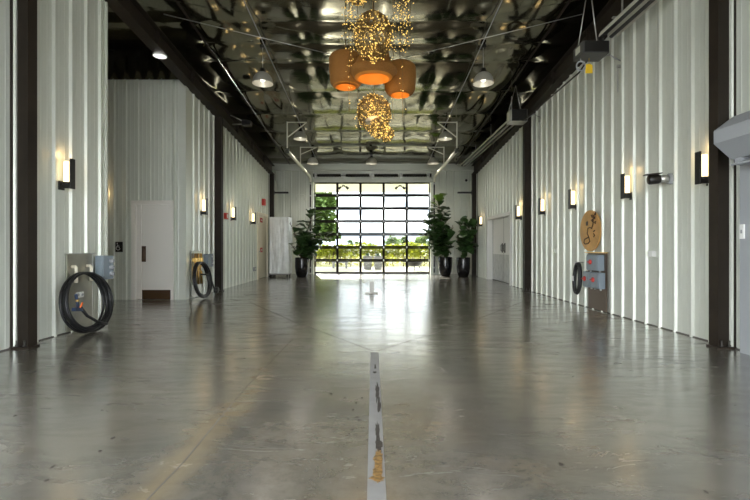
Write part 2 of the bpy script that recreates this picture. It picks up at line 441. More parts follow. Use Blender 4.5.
# foil ceiling: blankets sagging between purlins, quilted by long seams
PURL = [8.79 + 1.6 * k for k in range(-9, 7)] + [9.60]
PURL.sort()
SEAM = [-7.3, -5.8, -4.32, -2.85, -1.38, 0.08, 1.54, 2.95, 4.4, 5.85, 7.3]
def foil():
    mb = MB(); vs = []; xs = []; ys = []
    for a, c in zip(SEAM[:-1], SEAM[1:]):
        for k in range(12): xs.append((a + (c - a) * k / 12, k / 12))
    xs.append((SEAM[-1], 0.0))
    yy = [YB - 0.1] + [p for p in PURL if YB < p < YE] + [YE + 0.1]
    for a, c in zip(yy[:-1], yy[1:]):
        n = 18 if c - a > 1.0 else 10
        for k in range(n): ys.append((a + (c - a) * k / n, k / n, c - a))
    ys.append((yy[-1], 0.0, 1))
    nx = len(xs)
    for (y, t, span) in ys:
        for (x, s) in xs:
            sag_y = (4 * t * (1 - t)) ** 0.9
            sag_x = (4 * s * (1 - s)) ** 0.5
            q = noise.noise(Vector((x * 0.8, y * 0.7, 3.1)))
            w = noise.noise(Vector((x * 1.3, y * 4.5, 9.7))) * 0.5 + noise.noise(Vector((x * 2.9, y * 7.0, 1.7))) * 0.3
            depth = 0.06 * min(1, span / 1.5) * (1 + 0.2 * q)
            z = zc(y) - sag_y * (0.55 + 0.45 * sag_x) * depth - 0.006 * w * sag_y + 0.018 * (1 - sag_x)
            vs.append((x, y, z))
    fs = [(j * nx + i, j * nx + i + 1, (j + 1) * nx + i + 1, (j + 1) * nx + i) for j in range(len(ys) - 1) for i in range(nx - 1)]
    mb.add(vs, fs, 0, True)
    return struct(mb, 'ceiling', M['foil'], False)
foil()
b = MB(); v = [(-7.6, YB - 0.2, zc(YB) + 0.25), (7.6, YB - 0.2, zc(YB) + 0.25), (7.6, YE + 0.12, zc(YE) + 0.25), (-7.6, YE + 0.12, zc(YE) + 0.25)]
b.add(v + [Vector(p) + Vector((0, 0, 0.12)) for p in v], [(0, 1, 2, 3), (7, 6, 5, 4), (0, 4, 5, 1), (1, 5, 6, 2), (2, 6, 7, 3), (3, 7, 4, 0)])
struct(b, 'ceiling_roof', M['dark_wall'])
# dark foil valance with folds hanging over the recess wall
b = MB(); vs = []; nx = 60
for i in range(nx + 1):
    x = -7.25 + (7.25 - XW + 0.05) * i / nx
    fold = 0.03 * max(0, math.cos((x + 5.757) / 0.267 * 2 * PI)) ** 6
    for k in range(7):
        t = k / 6
        vs.append((x, REC1 - 0.03 - 0.10 * t - fold * math.sin(PI * min(1, t * 1.1)), 4.88 + t * (zc(REC1) - 4.98)))
b.add(vs, [(i * 7 + k, (i + 1) * 7 + k, (i + 1) * 7 + k + 1, i * 7 + k + 1) for i in range(nx) for k in range(6)], 0, True)
struct(b, 'ceiling_valance', M['foil'], False)

# ------------------------------------------------------------------ columns and rafters
def column(side, y, label):
    sx = -1 if side < 0 else 1
    t = thing('steel_column', label, 'column', (sx * (XC + 0.105), y, 0), 0)
    zt = zr(y + 0.07) - 0.001
    b = MB(); w = 0.07
    b.box((sx * XC, y - w, 0.02), (sx * (XC + 0.014), y + w, zt))
    b.box((sx * (XW + 0.0), y - w, 0.02), (sx * (XW - 0.014), y + w, zt))
    b.box((sx * (XC + 0.014), y - 0.006, 0.02), (sx * (XW - 0.014), y + 0.006, zt))
    b.build('column_shaft', M['brown'], t)
    b = MB(); b.box((sx * (XC - 0.02), y - w - 0.015, 0.0), (sx * (XW - 0.001), y + w + 0.015, 0.02)); b.build('base_plate', M['brown'], t)
    for dx in (0.06, 0.15):
        for dy in (-0.045, 0.045):
            p = Vector((sx * (XC + dx), y + dy, 0.02)); b = MB()
            b.cyl(p, p + Vector((0, 0, 0.02)), 0.016, 6); b.cyl(p, p + Vector((0, 0, 0.07)), 0.009, 8)
            b.build('anchor_bolt', M['bolt'], t)
    return t
column(-1, COLY[0], 'dark brown steel column beside the wall with the hose coil on a steel plate')
column(1, COLY[0], 'dark brown steel column behind the grey shutter hood')
column(-1, COLY[1], 'dark brown steel column just past the smaller hose coil')
column(1, COLY[1], 'dark brown steel column halfway along the wall with the round wooden sign')
column(-1, COLY[2], 'dark brown corner column behind the white wrapped rack')
column(1, COLY[2], 'dark brown corner column behind the potted fig trees')
def rafter(sx, label):
    t = thing('steel_rafter', label, 'rafter', (sx * 4.06, 0, zr(0)))
    b = MB(); y0, y1 = YB + 0.05, 17.72
    def slab(xa, xb, za, zb):
        vs = [(sx * xa, y0, zr(y0) + za), (sx * xb, y0, zr(y0) + za), (sx * xb, y0, zr(y0) + zb), (sx * xa, y0, zr(y0) + zb),
              (sx * xa, y1, zr(y1) + za), (sx * xb, y1, zr(y1) + za), (sx * xb, y1, zr(y1) + zb), (sx * xa, y1, zr(y1) + zb)]
        b.add(vs, [(0, 1, 2, 3), (7, 6, 5, 4), (0, 4, 5, 1), (1, 5, 6, 2), (2, 6, 7, 3), (3, 7, 4, 0)])
    slab(XC, XW + 0.01, 0.002, 0.018); slab(XC, XW + 0.01, 0.34, 0.358); slab(4.058, 4.07, 0.018, 0.34)
    b.build('rafter_beam', M['brown'], t)
    for k, y in enumerate((6.6, 8.2, 9.8, 13.0, 14.6, 16.2)):
        b = MB(); b.box((sx * (XC + 0.02), y - 0.005, zr(y) + 0.02), (sx * 4.058, y + 0.005, zr(y) + 0.335)); b.build('stiffener_plate', M['brown'], t)
rafter(-1, 'dark brown roof beam above the wall with the two hose coils')
rafter(1, 'dark brown roof beam above the wall with the tube heaters')
# purlins sit above the foil, only the thin brace rods show below it
def rod(p0, p1, label):
    t = MB(); t.cyl(p0, p1, 0.008, 8); tag(t.build('brace_rod', M['galv']), label, 'brace rod')
rod((-3.9, 8.2, zc(8.2) - 0.21), (0.35, 10.25, zc(10.25) - 0.21), 'thin steel brace rod under the foil from the beam over the recess')
rod((3.9, 8.2, zc(8.2) - 0.21), (0.45, 9.9, zc(9.9) - 0.21), 'thin steel brace rod under the foil from the beam over the heaters')
for sx, lab in ((-1, 'thin dark pipe running under the foil next to the beam over the recess'), (1, 'thin dark pipe running under the foil behind the tube heaters')):
    t = MB(); t.tube([(sx * 3.55, 4.0, zc(4) - 0.13), (sx * 3.55, 18.8, zc(18.8) - 0.13)], 0.022, 8); tag(t.build('ceiling_pipe', M['brown']), lab, 'pipe')

# lamp conduits and pendants
for sx, lab in ((-1, 'metal conduit carrying the row of pendants on the recess side'), (1, 'metal conduit carrying the row of pendants on the heater side')):
    t = MB(); t.tube([(sx * 2.33, 2.0, zc(2) - 0.12), (sx * 2.33, 18.3, zc(18.3) - 0.12)], 0.012, 8); tag(t.build('ceiling_conduit', M['grey']), lab, 'conduit')
def pendant_proto(label, loc, D=0.50):
    t = thing('pendant_lamp', label, 'pendant lamp', loc, 0, 'spun aluminium pendants')
    x, y, z = loc
    P = lambda a: (x, y, z + a)
    b = MB(); b.lathe(P(0), [(0.225, -D - 0.27), (0.222, -D - 0.23), (0.205, -D - 0.16), (0.165, -D - 0.09), (0.115, -D - 0.045), (0.07, -D - 0.025), (0.06, -D - 0.02)], 28)
    b.lathe(P(0), [(0.220, -D - 0.268), (0.217, -D - 0.23), (0.20, -D - 0.165), (0.16, -D - 0.096), (0.11, -D - 0.052), (0.06, -D - 0.03)], 28)
    b.build('lamp_shade', M['lamp_inner'], t, False)
    b = MB(); b.lathe(P(0), [(0.02, -D + 0.075), (0.05, -D + 0.06), (0.065, -D - 0.01), (0.085, -D - 0.035)], 18, cap0=True); b.build('lamp_socket', M['black'], t)
    b = MB(); b.cyl(P(-D + 0.07), P(-0.03), 0.009, 8); b.build('lamp_stem', M['galv'], t)
    b = MB(); b.box((x - 0.05, y - 0.05, z - 0.04), (x + 0.05, y + 0.05, z + 0.02)); b.build('ceiling_box', M['black'], t)
    b = MB(); b.ball(P(-D - 0.15), 0.06, u=14, w=10, sc=(1, 1, 1.3)); b.build('bulb', M['bulb'], t)
    return t
PEND = [(-2.36, 9.6, 'aluminium pendant lamp on the recess side, closest to the orange woven shades'),
        (2.36, 9.6, 'aluminium pendant lamp on the heater side, closest to the orange woven shades'),
        (-2.36, 14.6, 'second aluminium pendant from the glazed door on the recess side'),
        (2.36, 14.6, 'second aluminium pendant from the glazed door on the heater side'),
        (-2.36, 17.6, 'small aluminium pendant before the glazed door above the wrapped rack'),
        (2.36, 17.6, 'small aluminium pendant before the glazed door on the potted fig side'),
        (-0.06, 17.6, 'aluminium pendant hanging centred in front of the glazed overhead door')]
protos = {}
for x, y, lab in PEND:
    x = x * 1.02
    loc = (x, y, zc(y) - (0.05 if y < 10 else 0.07))
    dd = 0.55 if y < 10 else 0.10
    if protos.get(dd) is None: protos[dd] = pendant_proto(lab, loc, dd)
    else: dup(protos[dd], loc, 0, lab)
    L = bpy.data.lights.new('pendant_light', 'SPOT'); L.energy = 16 if y < 10 else 55; L.spot_size = R(150); L.spot_blend = 0.7; L.shadow_soft_size = 0.2; L.color = (1, 0.93, 0.82)
    lo = bpy.data.objects.new('pendant_light', L); COL.objects.link(lo); lo.location = (x, y, loc[2] - dd - 0.29)
# round disc light under the rafter
t = thing('mounted_disc_light', 'small round white light fixed under the beam over the recess', 'light', (-4.06, 8.38, zr(8.38)))
zr0 = zr; zr = lambda y: zr0(y) - 0.012
b = MB(); b.lathe((-4.06, 8.38, zr(8.38)), [(0.10, 0.0), (0.125, -0.015), (0.13, -0.04), (0.118, -0.046)], 24); b.build('light_rim', M['white'], t, False)
b = MB(); b.lathe((-4.06, 8.38, zr(8.38)), [(0.118, -0.046), (0.07, -0.058), (0.001, -0.062)], 24); b.build('diffuser', M['disc_lit'], t, False)

zr = zr0
# ------------------------------------------------------------------ sconces (local: wall plane y=0, room +y)
SG = 'black wall sconces with a lit opal cylinder'
def sconce_proto(loc, rz, label):
    t = thing('wall_sconce', label, 'wall sconce', (0, 0, 0), 0, SG)
    b = MB(); b.box((-0.05, 0.0, -0.20), (0.05, 0.022, -0.08), bev=0.004); b.build('wall_plate', M['black'], t)
    b = MB(); b.box((-0.03, 0.02, -0.175), (0.03, 0.16, -0.125), bev=0.006); b.lathe((0, 0.085, 0), [(0.05, -0.13), (0.053, -0.12), (0.053, -0.095), (0.045, -0.095)], 20, cap0=True, cap1=True); b.build('sconce_arm', M['black'], t)
    b = MB(); b.box((-0.045, 0.146, -0.185), (0.045, 0.168, 0.215), bev=0.004); b.build('front_blade', M['black'], t)
    b = MB(); b.lathe((0, 0.085, 0), [(0.037, -0.095), (0.039, -0.09), (0.039, 0.165), (0.033, 0.18), (0.001, 0.183)], 22); b.build('glass_tube', M['sconce_glass'], t, False)
    t.location = loc; t.rotation_euler = (0, 0, rz)
    return t
SL = [(XW - 0.002, 5.43, 1, 'black wall sconce beside the brown column and grey shutter hood'),
      (XW - 0.002, 7.07, 1, 'black wall sconce between the bullet camera and the wooden sign'),
      (XW - 0.002, 8.98, 1, 'black wall sconce just past the round wooden sign'),
      (XW - 0.002, 10.60, 1, 'black wall sconce on the sign wall, second past the wooden sign, before the column'),
      (XW - 0.002, 12.35, 1, 'black wall sconce between the mid wall column and the white double door'),
      (XW - 0.002, 16.67, 1, 'small wall sconce between the white double door and the corner fig tree'),
      (-XW + 0.002, 5.87, -1, 'black wall sconce high above the large hose coil on its steel plate'),
      (-XW + 0.002, 10.62, -1, 'black wall sconce above the smaller hose coil with brass pipes'),
      (-XW + 0.002, 12.85, -1, 'black wall sconce beside the small red alarm past the smaller coil'),
      (-XW + 0.002, 15.0, -1, 'black wall sconce next to the cream exit door'),
      (-6.08, REC1 - 0.002, 0, 'black wall sconce on the recess wall beside the restroom sign')]
proto = None
for x, y, s, lab in SL:
    rz = R(90) if s == 1 else R(-90) if s == -1 else R(180)
    z = 2.13
    if proto is None: proto = sconce_proto((x, y, z), rz, lab)
    else: dup(proto, (x, y, z), rz, lab)
    L = bpy.data.lights.new('sconce_light', 'POINT'); L.energy = 0.7 if s else 3.0; L.shadow_soft_size = 0.06; L.color = (1, 0.66, 0.30)
    lo = bpy.data.objects.new('sconce_light', L); COL.objects.link(lo)
    off = {1: (-0.085, 0, 0), -1: (0.085, 0, 0), 0: (0, -0.085, 0)}[s]
    lo.location = (x + off[0], y + off[1], z + 0.27)

# ------------------------------------------------------------------ left door in the recess (door_1)
t = thing('door_1', 'plain white single door with brown kick plate in the recess wall', 'door', ((DX0 + DX1) / 2, REC1, 0)); t['kind'] = 'structure'
b = MB(); fz = 2.20
b.box((DX0 - 0.01, REC1 - 0.045, 0), (DX0 + 0.07, REC1 + 0.115, fz)); b.box((DX1 - 0.05, REC1 - 0.045, 0), (DX1 + 0.01, REC1 + 0.115, fz)); b.box((DX0 + 0.07, REC1 - 0.045, 2.12), (DX1 - 0.05, REC1 + 0.115, fz))
b.build('door_frame', M['door_white'], t)
b = MB(); b.box((DX0 + 0.072, REC1 + 0.01, 0.01), (DX1 - 0.052, REC1 + 0.055, 2.118), bev=0.004); leaf = b.build('door_leaf', M['door_white'], t)
b = MB(); b.box((-5.135, REC1 + 0.004, 0.012), (DX1 - 0.056, REC1 + 0.0105, 0.215)); b.build('kick_plate', M['kick'], t)
b = MB(); b.box((-5.14, REC1 - 0.004, 0.84), (-5.05, REC1 + 0.0105, 1.19), bev=0.003); b.box((-5.115, REC1 - 0.03, 0.90), (-5.075, REC1 - 0.004, 1.13), bev=0.008); b.build('pull_plate', M['kick'], t)
b = MB(); b.box((-5.19, REC1 - 0.012, 0.006), (-5.15, REC1 + 0.012, 2.11)); b.build('door_stop', M['door_white'], t)
# restroom sign
s = thing('wall_sign', 'small black accessible restroom sign beside the recess door', 'sign', (-5.6, REC1, 1.18))
b = MB(); b.box((-5.70, REC1 - 0.048, 1.06), (-5.54, REC1 - 0.036, 1.285), bev=0.004); b.box((-5.66, REC1 - 0.037, 1.1), (-5.58, REC1, 1.25)); b.build('sign_plate', M['black'], s)
b = MB(); yy = REC1 - 0.05
b.lathe((-5.655, yy, 1.25), [(0.001, 0), (0.013, 0)], 14, axis='Y'); b.bar((-5.655, yy, 1.235), (-5.655, yy, 1.17), 0.012, 0.004)
b.bar((-5.655, yy, 1.205), (-5.615, yy, 1.205), 0.004, 0.01); b.bar((-5.655, yy, 1.172), (-5.61, yy, 1.172), 0.004, 0.012); b.bar((-5.61, yy, 1.172), (-5.59, yy, 1.125), 0.012, 0.004)
b.tube([(-5.638 + 0.042 * math.cos(a), yy, 1.145 + 0.042 * math.sin(a)) for a in [R(q) for q in range(120, 360, 20)]], 0.006, 6)
b.build('wheelchair_symbol', M['paper'], s)

# exit door on the left wall (door_2)
t = thing('door_2', 'cream single door with two red signs past the smaller coil', 'door', (-XW, 16.5, 0)); t['kind'] = 'structure'
b = MB(); xf = -XW + 0.05
b.box((-XW - 0.11, 15.78, 0), (xf, 15.88, 2.44)); b.box((-XW - 0.11, 17.22, 0), (xf, 17.32, 2.44)); b.box((-XW - 0.11, 15.88, 2.34), (xf, 17.22, 2.44)); b.build('door_frame', M['cream'], t)
b = MB(); b.box((-XW - 0.05, 15.885, 0.01), (-XW + 0.0, 17.215, 2.335), bev=0.004); b.build('door_leaf', M['cream'], t)
b = MB(); b.box((-XW + 0.0, 15.95, 0.98), (-XW + 0.07, 16.04, 1.04), bev=0.01); b.build('door_handle', M['galv'], t)
for z, lab in ((2.17, 'small red sign high on the cream exit door'), (1.06, 'small red sign low on the cream exit door')):
    s = thing('door_sign', lab, 'sign', (-XW, 16.4, z))
    b = MB(); b.box((-XW + 0.001, 16.25, z - 0.085), (-XW + 0.014, 16.56, z + 0.085), bev=0.003); b.build('sign_plate', M['red'], s)
    b = MB(); b.box((-XW + 0.014, 16.32, z - 0.02), (-XW + 0.0155, 16.49, z + 0.02)); b.build('sign_lettering', M['paper'], s)

# double door on the right wall (door_3)
t = thing('door_3', 'white double door with black pulls and steel kick plates in the sign wall', 'door', (XW, 14.6, 0)); t['kind'] = 'structure'
xl = XW + 0.16
b = MB()
b.box((XW - 0.045, OY0 - 0.05, 0), (XW + 0.02, OY0 + 0.04, OZ + 0.09)); b.box((XW - 0.045, OY1 - 0.04, 0), (XW + 0.02, OY1 + 0.05, OZ + 0.09)); b.box((XW - 0.045, OY0 + 0.04, OZ - 0.02), (XW + 0.02, OY1 - 0.04, OZ + 0.09))
b.box((XW + 0.02, OY0 - 0.05, 0), (xl + 0.10, OY0 + 0.02, OZ + 0.05)); b.box((XW + 0.02, OY1 - 0.02, 0), (xl + 0.10, OY1 + 0.05, OZ + 0.05)); b.box((XW + 0.02, OY0 + 0.02, OZ - 0.02), (xl + 0.10, OY1 - 0.02, OZ + 0.05))
b.build('door_frame', M['white'], t)
b = MB(); b.box((xl - 0.02, OY0 + 0.022, 0.0), (xl + 0.08, OY1 - 0.022, 0.014)); b.build('threshold', M['black'], t)
mid = 14.57
for (ya, yb, hy) in ((OY0 + 0.03, mid - 0.006, mid - 0.14), (mid + 0.006, OY1 - 0.03, mid + 0.14)):
    b = MB(); b.box((xl, ya, 0.016), (xl + 0.045, yb, OZ - 0.025), bev=0.004); lf = b.build('door_leaf', M['white'], t)
    b = MB(); ye = ya if ya < 14 else yb; b.box((xl - 0.002, mid - 0.010 if ya < 14 else mid + 0.002, 0.016), (xl + 0.02, mid - 0.002 if ya < 14 else mid + 0.010, OZ - 0.025)); b.box((xl - 0.003, ye - 0.022, 0.016), (xl + 0.02, ye + 0.022, OZ - 0.025)); b.build('edge_seal', M['black'], lf)
    b = MB(); b.box((xl - 0.004, ya + 0.03, 0.03), (xl - 0.0005, yb - 0.03, 0.92)); b.build('kick_plate', M['galv'], lf)
    b = MB(); b.box((xl - 0.012, hy - 0.05, 0.98), (xl - 0.0005, hy + 0.05, 1.30), bev=0.003); b.tube([(xl - 0.012, hy, 1.02), (xl - 0.05, hy, 1.04), (xl - 0.05, hy, 1.24), (xl - 0.012, hy, 1.26)], 0.012, 8); b.build('pull_handle', M['black'], lf)

# ------------------------------------------------------------------ glazed overhead door (door_4)
t = thing('door_4', 'black framed glass overhead door in the end wall', 'door', (0, YE, 0)); t['kind'] = 'structure'
GY = YE + 0.03
rows = 7; rh = 0.568
cw = (GX1 - GX0) / 5
for r in range(rows):
    z0, z1 = 0.02 + r * rh, 0.02 + (r + 1) * rh
    b = MB(); st = 0.052
    b.box((GX0, GY, z0 + 0.002), (GX1, GY + 0.045, z0 + 0.062)); b.box((GX0, GY, z1 - 0.062), (GX1, GY + 0.045, z1 - 0.002))
    for c in range(6):
        xc = GX0 + cw * c; xa = max(GX0, xc - st); xb = min(GX1, xc + st)
        b.box((xa, GY, z0 + 0.05), (xb, GY + 0.045, z1 - 0.05))
    sec = b.build('door_section', M['door_black'], t)
    b = MB()
    for c in range(5): b.box((GX0 + cw * c + st, GY + 0.018, z0 + 0.05), (GX0 + cw * (c + 1) - st, GY + 0.024, z1 - 0.05))
    b.build('glass_pane', M['glass'], sec)
    if r:
        for c in range(0, 6):
            xc = min(max(GX0 + cw * c, GX0 + 0.04), GX1 - 0.04)
            b = MB(); b.box((xc - 0.024, GY - 0.012, z0 - 0.04), (xc + 0.024, GY, z0 + 0.04), bev=0.003); b.cyl((xc - 0.03, GY - 0.014, z0), (xc + 0.03, GY - 0.014, z0), 0.010, 8); b.build('section_hinge', M['galv'], sec)
b = MB(); b.box((GX0, GY - 0.005, 0.0), (GX1, GY + 0.05, 0.024)); b.build('bottom_seal', M['rubber'], t)
# vertical + horizontal tracks, each with hangers: one thing per side
for sx, xg, lab in ((-1, GX0 - 0.15, 'galvanised overhead door track with its hangers over the wrapped rack'), (1, GX1 + 0.17, 'galvanised overhead door track with its hangers over the potted figs')):
    tr = thing('overhead_door_track', lab, 'door track', (xg, YE, 4.2))
    b = MB(); b.box((xg - 0.03, YE - 0.10, 0.05), (xg + 0.03, YE - 0.052, 4.0)); b.build('vertical_track', M['black'], tr)
    for k in range(8):
        zz = 0.25 + k * 0.52
        b = MB(); b.box((xg - 0.045, YE - 0.115, zz), (xg + 0.045, YE - 0.045, zz + 0.05)); b.build('track_bracket', M['galv'], tr)
    zt = 4.22
    pts = [(xg, YE - 0.08, 3.98)] + [(xg, YE - 0.08 - 0.3 * (1 - math.cos(R(a))), 3.98 + 0.24 * math.sin(R(a))) for a in (20, 45, 70, 90)] + [(xg, 13.9, zt)]
    b = MB()
    b.tube(pts, 0.055, 6); b.build('horizontal_track', M['track'], tr)
    for yy in (13.95, 16.5):
        top = zc(yy) - 0.10
        b = MB(); b.bar((xg, yy, zt), (xg, yy, top), 0.035, 0.035); b.build('hanger_post', M['track'], tr)
        b = MB(); b.bar((xg, yy, top - 0.02), (xg - sx * 0.62, yy, top - 0.02), 0.03, 0.03); b.bar((xg, yy, zt + 0.42), (xg - sx * 0.62, yy, top - 0.02), 0.03, 0.03); b.build('hanger_brace', M['track'], tr)
    b = MB(); b.box((xg - 0.05, 13.9, zt - 0.06), (xg + 0.05, 14.05, zt + 0.07)); b.build('end_stop', M['black'], tr)
# torsion spring assembly above the door
t = thing('spring_assembly', 'torsion shaft with four black springs above the glass overhead door', 'torsion springs', (0, YE, 4.27))
zs = 4.28; ys = YE - 0.12
b = MB(); b.cyl((-2.60, ys, zs), (2.53, ys, zs), 0.02, 10); b.build('shaft', M['galv'], t)
for k in range(4):
    x0 = -2.42 + k * 1.24
    b = MB(); n = 180; b.tube([(x0 + 1.02 * i / n, ys + 0.055 * math.cos(2 * PI * 15 * i / n), zs + 0.055 * math.sin(2 * PI * 15 * i / n)) for i in range(n + 1)], 0.018, 5)
    b.cyl((x0, ys, zs), (x0 + 1.02, ys, zs), 0.052, 14); b.build('torsion_spring', M['black'], t)
for k in range(5):
    x0 = -2.51 + k * 1.24 - (0.01 if k == 4 else 0)
    b = MB(); b.box((x0 - 0.02, YE - 0.16, zs - 0.09), (x0 + 0.02, YE - 0.02, zs + 0.09)); b.box((x0 - 0.06, YE - 0.03, zs - 0.11), (x0 + 0.06, YE - 0.001, zs + 0.11)); b.build('bearing_bracket', M['galv'], t)
for x0 in (-2.565, 2.495):
    b = MB(); b.lathe((x0, ys, zs), [(0.03, -0.03), (0.085, -0.03), (0.085, -0.02), (0.07, -0.015), (0.07, 0.015), (0.085, 0.02), (0.085, 0.03), (0.03, 0.03)], 18, axis='X'); b.build('cable_drum', M['black'], t)
# wall arms beside the end columns
for sx, lab in ((-1, 'black steel arm sticking out above the white wrapped rack'), (1, 'black steel arm sticking out above the corner fig tree')):
    t = thing('mounted_bracket', lab, 'wall arm', (sx * 3.95, COLY[2], 3.34))
    b = MB(); b.box((sx * 3.955, COLY[2] - 0.06, 3.27), (sx * 3.935, COLY[2] + 0.06, 3.43)); b.build('arm_plate', M['black'], t)
    b = MB(); b.box((sx * 3.936, COLY[2] - 0.04, 3.31), (sx * 3.38, COLY[2] + 0.04, 3.38), bev=0.008); b.build('arm_beam', M['black'], t)
    c = MB(); ex, ey = sx * 3.15, YE - 0.05
    c.tube([(ex - 0.18, ey, 3.2), (ex - 0.18, ey, 3.40), (ex - 0.14, ey, 3.44), (ex + 0.14, ey, 3.44), (ex + 0.18, ey, 3.40), (ex + 0.18, ey, 3.2)], 0.014, 8)
    tag(c.build('mounted_conduit_loop', M['panel']), 'pale bent conduit loop on the end wall above the ' + ('wrapped rack' if sx < 0 else 'two black pots'), 'conduit')
t = thing('mounted_camera', 'small black security camera high on the end wall above the figs', 'security camera', (4.0, YE, 3.95))
p = at(466, 180, YE - 0.06)
t.location = p + Vector((0, 0.06, 0))
b = MB(); b.box((p.x - 0.04, YE - 0.06, p.z - 0.04), (p.x + 0.04, YE - 0.0, p.z + 0.04)); b.build('camera_base', M['white'], t)
b = MB(); b.ball((p.x, YE - 0.10, p.z - 0.02), 0.055, u=14, w=10); b.build('camera_dome', M['black'], t)

# ------------------------------------------------------------------ utility station one (left wall, near)
def hose_coil(name, label, c, rx, rz, loops, rr, side, seed, lean=0.05, mats='rubber', spread=0.10, fittings=True):
    """coil hanging in the plane of a side wall; side=+1 room is +X"""
    rnd = random.Random(seed)
    t = thing(name, label, 'hose', (c[0], c[1], c[2] - rz))
    pts = []; n = loops * 40
    jit = [(rnd.uniform(-spread, spread), rnd.uniform(-spread, spread) * 0.7, rnd.uniform(0.80, 1.04), rnd.uniform(0, 6)) for _ in range(loops + 2)]
    for i in range(n + 1):
        k = i / 40; a = 2 * PI * k + PI / 2; k0 = int(k); fr = k - k0; fr = fr * fr * (3 - 2 * fr)
        j0, j1 = jit[k0], jit[min(k0 + 1, loops + 1)]
        dx = j0[0] * (1 - fr) + j1[0] * fr; sc = j0[2] * (1 - fr) + j1[2] * fr; dy = j0[1] * (1 - fr) + j1[1] * fr
        low = (1 - math.sin(a)) / 2
        out = side * (0.02 + lean * low + abs(dx) * 0.9)
        zz = c[2] + rz * math.sin(a) * (sc if math.sin(a) < 0 else 0.97 + 0.03 * sc) 
        pts.append((c[0] + out, c[1] + rx * sc * math.cos(a) + dy * 0.5, max(zz, rr + 0.004)))
    b = MB(); b.tube(pts, rr, 8); b.build('hose', M[mats], t)
    return t, pts
t = thing('utility_panel', 'steel wall plate with two pipe stubs behind the large hose coil', 'utility panel', (-XW, 6.2, 0))
xp = -XW + 0.036
b = MB(); b.box((xp, 5.93, 0.02), (xp + 0.012, 6.46, 1.07)); b.build('plate', M['steel'], t)
b = MB(); b.box((xp, 5.90, 1.07), (xp + 0.05, 6.50, 1.085)); b.box((xp, 6.46, 0.02), (xp + 0.014, 6.475, 1.07)); b.build('top_flange', M['galv'], t)
for y in (6.02, 6.34):
    b = MB(); b.tube([(xp + 0.012, y, 0.90), (xp + 0.06, y, 0.90), (xp + 0.075, y, 0.885), (xp + 0.075, y, 0.68)], 0.022, 12); b.build('pipe_stub', M['cream'], t)
b = MB(); b.box((xp + 0.012, 6.10, 0.46), (xp + 0.022, 6.26, 0.54), bev=0.004); pl = b.build('outlet_plate', M['white'], t)
b = MB()
for y in (6.14, 6.22): b.lathe((xp + 0.022, y, 0.50), [(0.02, 0), (0.02, 0.004), (0.001, 0.004)], 12, axis='X')
b.build('outlet_socket', M['grey'], pl)
t = thing('mounted_outlet_box', 'grey electrical box with three knobs beside the large hose coil', 'electrical box', (-XW, 6.62, 0.85))
b = MB(); b.box((-XW + 0.036, 6.54, 0.68), (-XW + 0.15, 6.82, 1.04), bev=0.01); b.build('enclosure', M['grey_box'], t)
b = MB(); b.box((-XW + 0.15, 6.555, 0.70), (-XW + 0.158, 6.805, 1.02), bev=0.003); b.build('cover', M['grey_box'], t)
for z in (0.76, 0.86, 0.96):
    b = MB(); b.lathe((-XW + 0.158, 6.73, z), [(0.035, 0), (0.035, 0.03), (0.028, 0.04), (0.001, 0.04)], 16, axis='X'); b.box((-XW + 0.195, 6.72, z - 0.025), (-XW + 0.215, 6.74, z + 0.025)); b.build('knob', M['grey'], t)
t, pts = hose_coil('hose_coil', 'large black hose coil with a blue and orange nozzle below the wall sconce', (-XW + 0.15, 6.02, 0.415), 0.49, 0.40, 14, 0.016, 1, 3, 0.13, spread=0.085)
b = MB(); q = Vector((-XW + 0.34, 5.70, 0.36))
b.obox(q, (0, 1, -0.15), (1, 0, 0), (0, 0.15, 1), 0.075, 0.025, 0.022); b.tube([q + Vector((0, 0.01, 0.02)), q + Vector((0, 0.0, 0.09)), q + Vector((-0.02, 0.0, 0.20))], 0.018, 8); nz = b.build('nozzle', M['blue_dark'], t)
b = MB(); b.tube([q + Vector((0.02, 0.02, 0.02)), q + Vector((0.02, 0.05, 0.05)), q + Vector((0.02, 0.07, 0.08))], 0.011, 8); b.build('trigger', M['orange'], nz)
b = MB(); b.cyl(q + Vector((0, 0.0, 0.10)), q + Vector((0, 0.0, 0.13)), 0.021, 10); b.build('collar', M['brass'], nz)
b = MB(); b.tube([(-XW + 0.34, 5.76, 0.38), (-XW + 0.35, 5.88, 0.25), (-XW + 0.36, 6.1, 0.13), (-XW + 0.36, 6.3, 0.07)], 0.02, 8); b.build('hose_tail', M['rubber'], t)
# station two
t = thing('utility_panel', 'steel wall plate with brass pipes behind the smaller hose coil', 'utility panel', (-XW, 10.3, 0))
b = MB(); b.box((xp, 10.02, 0.02), (xp + 0.012, 10.56, 1.07)); b.build('plate', M['steel'], t)
b = MB(); b.box((xp, 10.0, 1.07), (xp + 0.05, 10.60, 1.085)); b.build('top_flange', M['galv'], t)
for y in (10.12, 10.28, 10.44):
    b = MB(); b.tube([(xp + 0.05, y, 1.02), (xp + 0.05, y, 0.6), (xp + 0.05, y + 0.03, 0.5), (xp + 0.05, y + 0.03, 0.3)], 0.028, 10)
    b.box((xp + 0.012, y - 0.045, 0.82), (xp + 0.09, y + 0.045, 0.92), bev=0.01); b.box((xp + 0.012, y - 0.04, 0.62), (xp + 0.085, y + 0.04, 0.68), bev=0.01); b.build('brass_pipe', M['brass'], t)
b = MB(); b.lathe((xp + 0.1, 10.36, 0.66), [(0.05, 0), (0.05, 0.03), (0.001, 0.032)], 16, axis='X'); b.build('gauge', M['white'], t)
t = thing('mounted_outlet_box', 'grey electrical box beside the smaller hose coil', 'electrical box', (-XW, 10.8, 0.85))
b = MB(); b.box((-XW + 0.036, 10.72, 0.68), (-XW + 0.15, 11.08, 1.0), bev=0.01); b.build('enclosure', M['grey_box'], t)
